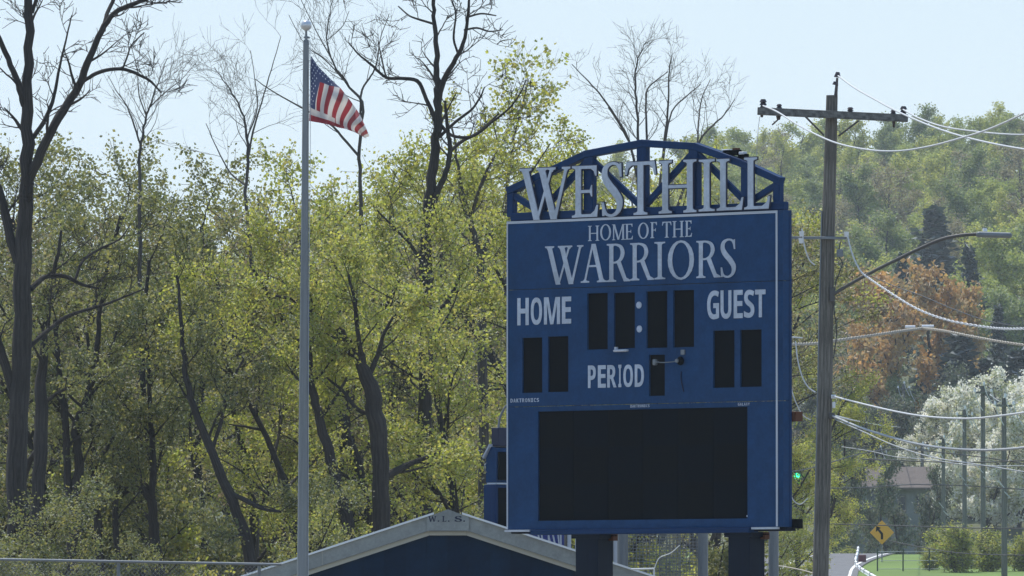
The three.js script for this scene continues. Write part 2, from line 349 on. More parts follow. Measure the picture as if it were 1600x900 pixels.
tracedTree('old_tree', 'tall dark old tree with a thick forked trunk and almost bare limbs', 172, [
  [[26, 1110, 19], [28, 800, 17], [29, 650, 15], [33, 520, 15], [38, 400, 13], [41, 300, 11], [43, 200, 9.5], [44, 100, 7.5], [45, 0, 6.5], [47, -90, 5]],
  [[46, 280, 8], [58, 255, 8], [75, 218, 7.5], [100, 175, 7], [124, 136, 6.5], [143, 92, 5.5], [160, 52, 5], [182, 24, 4.2], [212, 10, 3.6], [255, -4, 3], [300, -18, 2]],
  [[162, 48, 3.6], [166, 22, 3.2], [178, -8, 3], [184, -50, 2]],
  [[130, 127, 3.2], [150, 115, 3.2], [172, 108, 3], [195, 108, 2.8], [218, 117, 2.4], [236, 127, 2], [252, 145, 1.2]],
  [[192, 107, 1.6], [200, 85, 1.4], [205, 70, 1.2], [225, 50, 0.9]],
  [[38, 165, 5.5], [29, 132, 5], [13, 92, 4.5], [-6, 50, 4], [-30, 10, 3]],
  [[52, 215, 4], [72, 182, 3.6], [83, 150, 3], [92, 100, 2], [103, 50, 1.4], [110, 20, 1]],
  [[50, 20, 3.5], [56, 0, 3], [62, -40, 2]],
  [[28, 410, 8], [14, 365, 7], [2, 310, 6], [-20, 250, 5]],
  [[48, 452, 5], [70, 432, 4], [100, 431, 3.6], [126, 443, 2.8], [152, 449, 1.6]],
  [[118, 436, 2.4], [128, 408, 2.2], [150, 390, 2], [185, 372, 1.4], [200, 350, 1]],
  [[42, 545, 4], [75, 515, 3.4], [105, 492, 3], [160, 474, 2.4], [222, 448, 1.2]],
  [[22, 620, 8], [5, 560, 7], [-15, 500, 6]],
], { ...twigs, kids: [1.6, 4, 4], trunkTwigs: 0.25, bare: 0.5, deep: 1.3 }, 201);
tracedTree('bare_tree', 'tall bare tree with dark forking crown standing between flag and scoreboard', 197, [
  [[664, 1110, 14], [664, 800, 12], [665, 560, 10], [664, 460, 9], [665, 380, 8.5], [671, 310, 8], [679, 245, 7.5], [683, 190, 6.8], [684, 150, 6], [683, 110, 4.6], [680, 65, 3.8], [679, 25, 3.2], [674, -10, 2.8], [670, -60, 2]],
  [[684, 165, 5], [694, 125, 4.4], [709, 99, 4], [724, 70, 3.2], [731, 32, 2.6], [733, 5, 2], [738, -30, 1.4]],
  [[732, 26, 1.8], [752, 20, 1.5], [775, 22, 1]],
  [[725, 47, 1.8], [745, 44, 1.6], [765, 50, 1.3], [786, 48, 0.8]],
  [[680, 38, 2], [655, 30, 1.7], [640, 24, 1.4], [622, 8, 1]],
  [[716, 85, 2], [709, 60, 1.8], [712, 20, 1.4], [704, -5, 1]],
  [[683, 196, 3.6], [674, 172, 3.5], [664, 150, 3.2], [652, 127, 3.2], [628, 123, 2.8], [604, 122, 2.5], [583, 104, 2], [560, 85, 1.4], [545, 68, 1]],
  [[603, 121, 1.4], [596, 90, 1.2], [590, 60, 0.9]],
  [[688, 195, 3], [706, 212, 2.6], [738, 214, 2.3], [768, 193, 2], [795, 172, 1.6], [812, 150, 1.2], [822, 128, 0.8]],
  [[686, 215, 2.8], [712, 190, 2.4], [738, 170, 2], [752, 148, 1.4], [757, 136, 1]],
  [[671, 340, 5], [684, 300, 5], [697, 270, 4.4], [704, 235, 3.8], [700, 205, 3.2], [696, 160, 2]],
  [[705, 235, 3], [722, 220, 2.8], [748, 205, 2.2], [780, 175, 1.5]],
  [[664, 420, 3], [640, 380, 2.6], [615, 355, 2], [590, 330, 1.2]],
  [[668, 500, 4], [700, 470, 3.4], [720, 430, 2.6], [745, 395, 1.6]],
], { ...twigs, kids: [1.7, 4, 3], trunkTwigs: 0.25, bare: 0.45, bark: M.bark }, 202);
const halfLeafy = { ...twigs, kids: [2.0, 5, 3], len: [1.5, 0.7, 0.4], leaves: 7, size: 0.072, puff: 0.22, tones: GOLD, keep: 0.7 };
tracedTree('leaning_tree', 'thick dark trunk leaning and forking low behind the shed roof', 188, [
  [[598, 1110, 17], [595, 850, 15], [592, 744, 13], [588, 660, 14], [580, 615, 13], [566, 567, 9.5], [547, 540, 7], [528, 514, 5.5], [494, 491, 4], [462, 470, 3], [430, 462, 2]],
  [[575, 590, 5], [590, 555, 4], [600, 520, 3], [618, 490, 2]], [[568, 570, 4], [560, 525, 3.5], [556, 480, 3], [545, 430, 2]],
  [[594, 750, 8], [620, 735, 6], [650, 720, 4], [690, 705, 2.5]], [[590, 650, 4], [560, 640, 3.5], [535, 610, 2.6], [510, 590, 1.6]],
], { ...halfLeafy }, 203);
tracedTree('leaning_tree', 'dark slim trunk leaning back over the shed roof next to the flagpole', 188, [
  [[560, 1110, 11], [545, 820, 10], [536, 790, 9.5], [524, 744, 8.5], [509, 691, 8], [496, 640, 7], [487, 605, 6], [482, 540, 4.5], [478, 470, 3.5], [470, 400, 2]],
  [[500, 655, 4], [525, 620, 3], [540, 590, 2]], [[482, 545, 3], [500, 510, 2.4], [512, 470, 1.6]],
], { ...halfLeafy }, 204);
tracedTree('leaning_tree', 'long dark trunk leaning across the thicket above the fence rail', 187, [
  [[405, 1110, 12], [392, 880, 10], [381, 832, 8.5], [355, 764, 8], [332, 711, 7], [302, 635, 5.5], [290, 580, 4.5], [284, 500, 3], [276, 430, 2]],
  [[388, 850, 6], [375, 838, 5], [360, 845, 4], [340, 830, 3]], [[358, 770, 4], [385, 782, 4], [410, 795, 3], [440, 800, 2]], [[330, 708, 3.4], [345, 660, 3], [360, 600, 2.4], [380, 560, 1.6]],
], { ...halfLeafy, tones: OLIVE }, 205);
tracedTree('forked_tree', 'crooked forked trunk growing close to the thick old tree', 188, [
  [[118, 1110, 13], [117, 850, 12], [116, 800, 13], [122, 750, 8], [122, 700, 7], [120, 660, 7.5], [132, 640, 6.5], [140, 600, 5.5], [150, 550, 4.5], [158, 480, 3.6], [170, 400, 2.4]],
  [[112, 810, 7], [106, 745, 6], [104, 690, 6], [100, 635, 6], [92, 570, 4.5], [86, 500, 3]], [[138, 610, 3.4], [165, 570, 3], [185, 520, 2]],
], { ...halfLeafy, tones: OLIVE }, 206);
tracedTree('forked_tree', 'thin trunk forking into a high vee deep inside the thicket', 190, [
  [[160, 1110, 8], [155, 870, 7], [150, 780, 6], [146, 720, 5.5], [143, 660, 4], [140, 600, 3.4], [136, 520, 2.4]], [[147, 722, 4], [160, 708, 3.6], [172, 690, 3], [190, 640, 2]],
], { ...halfLeafy, tones: OLIVE }, 207);
tracedTree('forked_tree', 'straight dark trunk dividing at mid height beside the thick old tree', 186, [
  [[58, 1110, 12], [56, 880, 11], [60, 760, 10], [64, 690, 11], [65, 630, 10], [66, 560, 7], [74, 490, 5], [84, 430, 3.5], [96, 360, 2]], [[62, 700, 6], [46, 720, 5], [35, 760, 4]],
], { ...halfLeafy, tones: OLIVE }, 208);
tracedTree('forked_tree', 'dark curved trunk rising through the lower leaves near the fence', 190, [
  [[260, 1110, 11], [250, 890, 9.5], [240, 830, 8.5], [237, 790, 7], [228, 760, 6], [205, 765, 4], [190, 775, 3]], [[236, 790, 6], [240, 720, 5], [234, 640, 4], [232, 560, 3], [226, 480, 2]], [[185, 880, 5], [180, 810, 5], [184, 740, 4.4], [186, 680, 3]],
], { ...halfLeafy, tones: OLIVE }, 209);
tracedTree('forked_tree', 'smooth grey trunk with rising limbs close behind the scoreboard edge', 205, [
  [[762, 1110, 11], [756, 700, 8], [754, 480, 7], [752, 440, 6.5], [750, 400, 6], [740, 365, 5], [730, 330, 4.4], [722, 300, 3.4], [716, 260, 2.4], [706, 200, 1.4]], [[752, 405, 4.5], [768, 365, 4], [782, 340, 3.4], [800, 320, 2.6], [830, 270, 1.6], [860, 225, 1]], [[735, 345, 3], [748, 300, 2.8], [770, 250, 2], [790, 220, 1.2]],
], { ...halfLeafy, bark: M.barkGrey, keep: 0.4 }, 210);
// bare crowns against the sky
const wispy = { ...twigs, kids: [1.4, 3, 3], len: [1.3, 0.75, 0.5], rmin: 0.004, slim: 0.66, bark: M.barkGrey, ang: 0.7, trunkTwigs: 0.9, bare: 0.5 };
tracedTree('bare_tree', 'fine twiggy bare crown beside the thick old tree', 200, [
  [[222, 1110, 9], [220, 700, 7], [219, 420, 5], [218, 300, 4], [218, 250, 3.6], [222, 215, 3], [228, 185, 2.6], [236, 160, 2], [246, 130, 1.2], [262, 90, 0.8]],
  [[219, 225, 2.4], [208, 190, 2], [198, 165, 1.6], [184, 145, 1], [170, 120, 0.7]], [[229, 182, 1.8], [218, 150, 1.4], [215, 110, 1], [205, 70, 0.7]], [[232, 170, 1.6], [256, 145, 1.2], [285, 120, 0.8], [305, 95, 0.6]],
], wispy, 221);
tracedTree('bare_tree', 'wispy bare tree with upswept twigs beside the flagpole', 205, [
  [[400, 1110, 9], [398, 600, 6], [392, 380, 4.6], [384, 300, 4], [388, 240, 3.4], [382, 190, 2.6], [372, 160, 1.8], [352, 130, 1.2], [335, 105, 0.8]],
  [[388, 245, 2.8], [396, 205, 2.4], [410, 160, 1.8], [425, 110, 1.2], [440, 60, 0.8]], [[386, 215, 2], [402, 170, 1.6], [398, 120, 1], [392, 80, 0.7]], [[384, 290, 2.6], [360, 270, 2], [338, 230, 1.4], [320, 190, 0.8]],
], wispy, 222);
tracedTree('bare_tree', 'bare tree with fine branches spreading behind the flag', 203, [
  [[560, 1110, 10], [562, 700, 7], [566, 420, 5.5], [562, 300, 4.6], [562, 230, 4], [565, 160, 3.4], [540, 130, 2.6], [522, 100, 2], [510, 60, 1.4], [516, 20, 1], [525, -20, 0.8]],
  [[563, 190, 3], [566, 140, 2.6], [580, 118, 2.2], [588, 100, 1.8], [594, 60, 1.2], [608, 20, 0.8]], [[520, 95, 1.6], [500, 60, 1.2], [480, 20, 0.9], [465, -10, 0.7]], [[512, 62, 1.2], [535, 40, 1], [545, 15, 0.7]],
  [[562, 245, 3.4], [536, 216, 3], [520, 198, 2.6], [469, 168, 2], [421, 141, 1.4], [400, 126, 0.9]], [[540, 128, 1.8], [505, 90, 1.4], [478, 70, 1], [450, 20, 0.7]],
], wispy, 223);
tracedTree('bare_tree', 'sparse bare sapling reaching above the leafy crowns near the scoreboard', 210, [
  [[800, 1110, 8], [796, 600, 6], [790, 400, 5], [792, 300, 4], [800, 240, 3], [806, 200, 2], [818, 160, 1.2], [826, 125, 0.8]], [[795, 270, 2.4], [780, 230, 1.8], [770, 190, 1.2]], [[800, 240, 2], [825, 215, 1.6], [850, 170, 1]],
], { ...wispy, leaves: 2, size: 0.1, puff: 0.2, tones: GOLD, keep: 0.35 }, 224);
tracedTree('bare_tree', 'pale many-stemmed bare tree fanning out above the sign truss', 260, [
  [[1012, 1160, 9], [1012, 800, 8], [1010, 480, 7], [1006, 360, 5], [1000, 260, 3.4], [998, 217, 2.6], [994, 155, 2.2], [993, 119, 1.8], [997, 91, 1.4], [1010, 65, 0.9]],
  [[1005, 350, 4], [992, 260, 2.8], [981, 217, 2.2], [960, 182, 2], [941, 155, 1.7], [919, 131, 1.3], [893, 105, 0.8]], [[1010, 420, 4], [1012, 300, 3], [1011, 214, 2.4], [1010, 155, 2], [1013, 134, 1.7], [1030, 118, 1.3], [1045, 105, 0.8]],
  [[1012, 440, 4], [1030, 300, 3], [1039, 214, 2.4], [1044, 167, 2], [1045, 119, 1.5], [1049, 86, 0.8]], [[1034, 270, 2], [1050, 174, 1.6], [1074, 148, 1.2], [1096, 129, 0.7]], [[1014, 460, 4], [1060, 320, 3], [1095, 217, 2.2], [1116, 193, 1.8], [1131, 179, 1.4], [1149, 153, 0.8]],
  [[1090, 230, 2], [1092, 190, 1.6], [1098, 150, 1.2], [1112, 118, 0.7]], [[983, 222, 1.8], [965, 190, 1.4], [950, 168, 0.9]],
], { ...wispy, kids: [1.3, 3, 3], rmin: 0.005, slim: 0.8, deep: 2.5 }, 225);

// ---------------------------------------------------------------- wooded hillside
{
  const far = { kids: [11, 5], from: [0.2, 0.2], len: [3.2, 1.5], wig: 0.35, up: 0.05, rmin: 0.03, ang: 0.9, far: true };
  const kinds = [
    ['spring green broadleaf tree on the wooded hillside', [[0.36, 0.41, 0.09], [0.31, 0.37, 0.08], [0.41, 0.44, 0.10]], 15, 1],
    ['yellow-green broadleaf tree on the wooded hillside', [[0.50, 0.51, 0.11], [0.45, 0.48, 0.10], [0.54, 0.53, 0.13]], 14, 1],
    ['dull green broadleaf tree on the wooded hillside', [[0.24, 0.30, 0.09], [0.20, 0.26, 0.08], [0.28, 0.32, 0.10]], 15, 1],
    ['greyish brown budding tree on the wooded hillside', [[0.30, 0.26, 0.14], [0.26, 0.23, 0.13], [0.33, 0.29, 0.13]], 9, 0.6],
  ].map(([label, tones, leaves, keep], k) => ({ label, protos: [0, 1, 2].map(i => makeTree(300 + k * 10 + i, 10, 0.16, { ...far, tones, leaves, keep, size: 0.24, puff: 0.7 })) }));
  const rnd = RNG(401);
  const spots = [];
  for (let k = 0; k < 210; k++) {
    const d = 690 + 640 * Math.pow((k + rnd()) / 210, 0.85), px = 1070 + 560 * ((k * 0.618034) % 1) + (rnd() - 0.5) * 20;
    spots.push([px, d]);
  }
  for (let k = 0; k < 26; k++) spots.push([250 + 750 * (k + rnd()) / 26, 1180 + 120 * rnd()]);
  for (const [px, d] of spots) {
    const k = rnd(), kind = kinds[k < 0.4 ? 0 : k < 0.6 ? 1 : k < 0.82 ? 2 : 3], p = groundAt(px, d);
    if (Math.abs(px - 1460) < 48 && d > 760 && d < 905) continue;
    plant(kind.protos[Math.floor(rnd() * 3)], p, 7 + rnd() * 4, rnd() * 6.28, 'hillside_tree', kind.label.replace('on the wooded hillside', d > 1180 ? 'on the crest of the wooded hill' : d > 930 ? 'on the middle slope of the wooded hill' : 'on the lower slope of the wooded hill'), 'tree', 'trees of the wooded hillside', 1.15);
  }
  // conifers
  const conifer = (seed, tones) => {
    const r = RNG(seed), tr = new Acc(), cr = new Acc();
    tr.limb([V(0, -0.3, 0), V(0, 4, 0), V(0, 9.6, 0)], [0.16, 0.1, 0.02], 6);
    for (let y = 0.8; y < 9.9; y += 0.32) { const R = 2.1 * Math.pow(1 - y / 10.2, 0.8); for (let b = 0; b < 9; b++) { const a = r() * 6.28, l = R * (0.7 + 0.5 * r()); for (let s = 0; s < 5; s++) { const f = (s + r()) / 5 * l, tn = tones[Math.floor(r() * tones.length)]; cr.leaf(V(Math.cos(a) * f, y - f * 0.25 + (r() - 0.5) * 0.25, Math.sin(a) * f), 0.5, r, tn); } } }
    return { trunk: tr.geo(), crown: cr.geo(), H: 10, bark: M.bark, leaf: farLeafMat };
  };
  const cf = [conifer(501, [[0.035, 0.06, 0.04], [0.03, 0.05, 0.04], [0.045, 0.07, 0.04]]), conifer(502, [[0.03, 0.055, 0.045], [0.04, 0.06, 0.045]])];
  const con = [[1460, 900, 325, 395, 'dark conical evergreen alone among the spring green hillside trees', 2.0], [1410, 790, 395, 470, 'dark narrow evergreen within the rust-coloured crown', 0.9], [1560, 760, 478, 560, 'dark evergreen with a pointed top low on the hillside', 1.1], [1590, 770, 470, 560, 'dark evergreen in a pair low on the hillside', 1.1], [1515, 800, 385, 440, 'small dark evergreen next to the rust-coloured crown', 1.2], [1500, 700, 520, 640, 'broad shadowy evergreen behind the white blossom tree', 2], [1590, 690, 545, 660, 'wide shadowy evergreen rising above the white blossom', 2.2], [1450, 720, 545, 640, 'shadowy evergreen above the brown roof', 2], [1385, 730, 560, 650, 'shadowy evergreen between lamp arm and brown roof', 2], [1545, 705, 560, 650, 'dense shadowy evergreen beyond the white blossom', 2.4]];
  con.forEach(([px, d, top, , label, wide], i) => { const p = groundAt(px, d); plant(cf[i % 2], p, Math.max(4, (HORIZON - top) * d / F + EYE - p.y), i * 1.3, 'evergreen_tree', label, 'tree', null, wide); });
  // rust-coloured trees
  const rust = [0, 1].map(i => makeTree(520 + i, 10, 0.16, { ...far, tones: [[0.56, 0.32, 0.10], [0.50, 0.29, 0.10], [0.58, 0.40, 0.13], [0.42, 0.30, 0.14]], leaves: 13, keep: 0.9, size: 0.26, puff: 0.5 }));
  [[1390, 700, 368, 'broad rust-orange tree in new leaf above the lamp arm', 1.0], [1470, 705, 395, 'rust-brown tree in new leaf behind the street lamp', 1.0], [1340, 710, 420, 'rust-tinted tree in new leaf next to the utility pole', 0.8], [1510, 715, 430, 'tawny tree in new leaf lowest of the rust-coloured group', 0.8]].forEach(([px, d, top, label, wide], i) => { const p = groundAt(px, d); plant(rust[i % 2], p, (HORIZON - top) * d / F + EYE - p.y, i * 2.1, 'rust_coloured_tree', label, 'tree', null, wide * 0.9); });
  // dim wood along the foot of the hill
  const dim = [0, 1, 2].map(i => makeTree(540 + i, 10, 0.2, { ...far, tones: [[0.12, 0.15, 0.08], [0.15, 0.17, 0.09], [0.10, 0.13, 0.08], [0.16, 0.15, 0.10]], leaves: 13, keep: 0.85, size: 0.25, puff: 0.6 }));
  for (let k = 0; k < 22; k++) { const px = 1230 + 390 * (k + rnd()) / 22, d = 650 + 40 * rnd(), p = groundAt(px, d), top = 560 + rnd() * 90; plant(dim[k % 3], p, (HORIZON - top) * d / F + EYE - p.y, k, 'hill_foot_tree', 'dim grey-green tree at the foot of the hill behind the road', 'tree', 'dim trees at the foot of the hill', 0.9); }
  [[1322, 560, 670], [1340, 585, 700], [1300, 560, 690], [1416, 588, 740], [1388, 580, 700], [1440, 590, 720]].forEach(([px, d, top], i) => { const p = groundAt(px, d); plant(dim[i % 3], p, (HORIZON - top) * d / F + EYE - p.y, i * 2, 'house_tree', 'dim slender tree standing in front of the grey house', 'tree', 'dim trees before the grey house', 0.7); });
  // blossom
  const bloom = [0, 1].map(i => makeTree(560 + i, 8, 0.12, { stems: 3, kids: [11, 6, 3], from: [0.08, 0.2, 0.2], len: [2.6, 1.2, 0.6], wig: 0.35, up: 0.05, rmin: 0.02, far: true, bark: M.bark, tones: [[0.92, 0.90, 0.84], [0.88, 0.86, 0.76], [0.84, 0.83, 0.68], [0.55, 0.56, 0.28]], leaves: 15, size: 0.14, puff: 0.3, keep: 0.8 }));
  plant(bloom[0], groundAt(1590, 640), 11.6, 1, 'blossom_tree', 'tall tree covered in white blossom behind the row of poles', 'tree', null, 0.85);
  plant(bloom[1], groundAt(1505, 650), 9.4, 2, 'blossom_tree', 'lower tree in cream-white blossom next to the brown-roofed house', 'tree', null, 1.0);
  plant(bloom[0], groundAt(1462, 648), 7.0, 5, 'blossom_tree', 'small cream-white blossom tree closest to the house wall', 'tree', null, 1.0);
  plant(bloom[0], groundAt(1548, 635), 10.4, 3, 'blossom_tree', 'white blossom tree in the middle of the blossom group', 'tree', null, 1.0);
  plant(bloom[1], groundAt(1640, 645), 12, 4, 'blossom_tree', 'white blossom tree partly beyond the last pole', 'tree', null, 0.9);
  // shrubs beyond the lawn
  const sh = makeTree(580, 4, 0.06, { kids: [9, 5], from: [0.05, 0.1], len: [1.1, 0.6], wig: 0.4, up: 0.05, rmin: 0.02, stems: 5, far: true, tones: OLIVE.concat(GOLD), leaves: 6, keep: 0.6, size: 0.16, puff: 0.55 });
  [[1452, 458], [1474, 470], [1498, 452], [1520, 466], [1545, 454], [1572, 468], [1600, 455], [1310, 545], [1345, 560], [1400, 580]].forEach(([px, d], i) => plant(sh, groundAt(px, d), i > 6 ? 2.0 : 1.5 + (i * 7 % 5) * 0.3, i * 1.7, 'lawn_shrub', i > 6 ? 'low dark shrub in the hedge line beyond the road crest' : 'leafy shrub at the edge of the lawn under the blossom', 'shrub', i > 6 ? 'hedge shrubs beyond the crest' : 'shrubs under the blossom', 1.3));
}

// ---------------------------------------------------------------- scoreboard
const font = await new FontLoader().loadAsync('fonts/droid/droid_sans_bold.typeface.json');
const serif = await new FontLoader().loadAsync('fonts/droid/droid_serif_bold.typeface.json');
/** Sets glyph outlines (polygons that may overlap: each a hair behind the last) into the box u0..u1, v0..v1. */
function fit(shapes, gw, u0, u1, v0, v1) {
  const map = (p) => new THREE.Vector2(u0 + (u1 - u0) * p.x / gw, v0 + (v1 - v0) * p.y);
  return shapes.map(s => { const { shape, holes } = s.extractPoints(10); const t = new THREE.Shape(shape.map(map)); t.holes = holes.map(h => new THREE.Path(h.map(map))); return t; });
}
function extrude(shapes, depth, z, grow = 0) {
  return shapes.map((s, i) => { const g = new THREE.ExtrudeGeometry(s, { depth: depth * (1 - 0.06 * i), bevelEnabled: grow > 0, bevelSize: grow, bevelThickness: 0.004, bevelSegments: 1, curveSegments: 8 }); g.translate(0, 0, z); return g; });
}
function fontGlyph(f, ch) {
  const ss = f.generateShapes(ch, 1), b = new THREE.Box2(); ss.forEach(s => s.getPoints(8).forEach(p => b.expandByPoint(p)));
  const w = b.max.x - b.min.x, h = b.max.y - b.min.y;
  const mv = (p) => new THREE.Vector2((p.x - b.min.x) / h, (p.y - b.min.y) / h);
  return [ss.map(s => { const { shape, holes } = s.extractPoints(10); const t = new THREE.Shape(shape.map(mv)); t.holes = holes.map(q => new THREE.Path(q.map(mv))); return t; }), w / h];
}
// roman capitals with strong stress, cap height 1, width as given
const poly = (...a) => new THREE.Shape(a.map(([x, y]) => new THREE.Vector2(x, y)));
const SF = 0.038, BR = 0.05;
function foot(cx, s, w, y, up) { // bracketed serif, up = 1 standing on y, -1 hanging from y
  const h = new THREE.Shape(); h.moveTo(cx - w / 2, y); h.lineTo(cx + w / 2, y); h.lineTo(cx + w / 2, y + up * SF); h.quadraticCurveTo(cx + s / 2, y + up * (SF + 0.006), cx + s / 2, y + up * (SF + BR)); h.lineTo(cx - s / 2, y + up * (SF + BR)); h.quadraticCurveTo(cx - s / 2, y + up * (SF + 0.006), cx - w / 2, y + up * SF); return h;
}
const stem = (cx, s, y0 = SF, y1 = 1 - SF) => poly([cx - s / 2, y0], [cx + s / 2, y0], [cx + s / 2, y1], [cx - s / 2, y1]);
const stroke2 = (x0, y0, x1, y1, s) => poly([x0 - s / 2, y0], [x0 + s / 2, y0], [x1 + s / 2, y1], [x1 - s / 2, y1]);
function ribbon(pts, ws) {
  const c = new THREE.CatmullRomCurve3(pts.map(([x, y]) => V(x, y, 0)), false, 'centripetal'), n = 48, a = [], b = [];
  for (let i = 0; i <= n; i++) { const t = i / n, p = c.getPoint(t), d = c.getTangent(t), f = Math.min(ws.length - 1.001, t * (ws.length - 1)), j = Math.floor(f), w = (ws[j] + (ws[j + 1] - ws[j]) * (f - j)) / 2; a.push([p.x - d.y * w, p.y + d.x * w]); b.unshift([p.x + d.y * w, p.y - d.x * w]); }
  return poly(...a, ...b);
}
function roman(ch, w, s = 0.105, t = 0.046) {
  const sw = s * 2.3, L = sw / 2;
  switch (ch) {
    case 'I': return [stem(w / 2, s), foot(w / 2, s, w, 0, 1), foot(w / 2, s, w, 1, -1)];
    case 'H': { const a = L, b = w - L; return [stem(a, s), stem(b, s), foot(a, s, sw, 0, 1), foot(a, s, sw, 1, -1), foot(b, s, sw, 0, 1), foot(b, s, sw, 1, -1), poly([a, 0.47], [b, 0.47], [b, 0.53], [a, 0.53])]; }
    case 'L': return [stem(L, s), foot(L, s, sw, 0, 1), foot(L, s, sw, 1, -1), poly([L, 0], [w - 0.03, 0], [w, 0.24], [w - 0.03, 0.24], [w - 0.07, 0.12], [w - 0.15, 0.058], [L, 0.055])];
    case 'E': case 'F': { const top = poly([L, 1], [w - 0.03, 1], [w - 0.03, 0.80], [w - 0.055, 0.80], [w - 0.08, 0.89], [w - 0.14, 0.94], [L, 0.945]), mid = poly([L, 0.47], [w * 0.68, 0.475], [w * 0.74, 0.40], [w * 0.77, 0.40], [w * 0.77, 0.62], [w * 0.74, 0.62], [w * 0.68, 0.53], [L, 0.53]);
      const a = [stem(L, s), foot(L, s, sw, 0, 1), foot(L, s, sw, 1, -1), top, mid]; if (ch === 'E') a.push(poly([L, 0], [w - 0.02, 0], [w, 0.23], [w - 0.03, 0.23], [w - 0.07, 0.12], [w - 0.14, 0.058], [L, 0.055])); return a; }
    case 'T': return [stem(w / 2, s), foot(w / 2, s, sw * 1.05, 0, 1), poly([0.03, 1], [w - 0.03, 1], [w, 0.76], [w - 0.035, 0.76], [w - 0.065, 0.88], [w - 0.13, 0.935], [0.13, 0.935], [0.065, 0.88], [0.035, 0.76], [0, 0.76])];
    case 'W': { const k = w / 0.98, q = s * 1.12; return [stroke2(0.335 * k, 0.0, 0.115 * k, 1 - SF, q), stroke2(0.665 * k, 0.0, 0.435 * k, 1 - SF, q), stroke2(0.345 * k, 0.01, 0.615 * k, 1 - SF, t), stroke2(0.685 * k, 0.01, 0.90 * k, 1 - SF, t * 1.2), foot(0.115 * k, q, 0.23 * k, 1, -1), foot(0.435 * k, q, 0.21 * k, 1, -1), foot(0.62 * k, t, 0.15 * k, 1, -1), foot(0.90 * k, t, 0.16 * k, 1, -1)]; }
    case 'A': { const k = w / 0.66; return [stroke2(0.11 * k, SF, 0.315 * k, 1, t), stroke2(0.545 * k, SF, 0.335 * k, 1, s * 1.05), poly([0.17 * k, 0.40], [0.47 * k, 0.40], [0.46 * k, 0.45], [0.18 * k, 0.45]), foot(0.11 * k, t, 0.22 * k, 0, 1), foot(0.55 * k, s, 0.25 * k, 0, 1)]; }
    case 'M': { const k = w / 0.85; return [stem(0.11 * k, t), stem(0.72 * k, s), stroke2(0.415 * k, 0.02, 0.14 * k, 1, s), stroke2(0.42 * k, 0.02, 0.70 * k, 1, t), foot(0.11 * k, t, 0.2 * k, 0, 1), foot(0.72 * k, s, 0.25 * k, 0, 1), poly([0, 1 - SF], [0.16 * k, 1 - SF], [0.16 * k, 1], [0, 1]), poly([0.68 * k, 1 - SF], [0.85 * k, 1 - SF], [0.85 * k, 1], [0.68 * k, 1])]; }
    case 'O': { const o = new THREE.Shape(); o.absellipse(w / 2, 0.5, w / 2, 0.51, 0, Math.PI * 2); const h = new THREE.Path(); h.absellipse(w / 2, 0.5, w / 2 - s * 1.08, 0.455, 0, Math.PI * 2); o.holes.push(h); return [o]; }
    case 'R': { const k = w / 0.64; return [stem(L, s), foot(L, s, sw, 0, 1), foot(L, s, sw, 1, -1), ribbon([[L, 0.97], [0.26 * k, 0.972], [0.385 * k, 0.91], [0.435 * k, 0.75], [0.375 * k, 0.58], [0.26 * k, 0.51], [L, 0.5]], [0.05, 0.055, 0.085, s, 0.085, 0.05, 0.05]), poly([0.26 * k, 0.525], [0.375 * k, 0.545], [0.535 * k, 0.1], [0.64 * k, 0.035], [0.64 * k, 0], [0.47 * k, 0])]; }
    case 'S': return [ribbon([[w * 0.88, 0.86], [w * 0.74, 0.955], [w * 0.48, 0.978], [w * 0.2, 0.91], [w * 0.135, 0.76], [w * 0.3, 0.61], [w * 0.62, 0.45], [w * 0.85, 0.28], [w * 0.78, 0.1], [w * 0.5, 0.022], [w * 0.22, 0.05], [w * 0.08, 0.15]], [0.05, 0.05, 0.05, 0.085, s, s * 1.25, s * 1.25, s * 1.1, 0.075, 0.05, 0.05, 0.05]),
      poly([w * 0.86, 0.98], [w * 0.93, 0.98], [w * 0.95, 0.73], [w * 0.87, 0.73], [w * 0.80, 0.88]), poly([w * 0.0, 0.27], [w * 0.09, 0.27], [w * 0.17, 0.12], [w * 0.12, 0.02], [w * 0.03, 0.02])];
  }
}
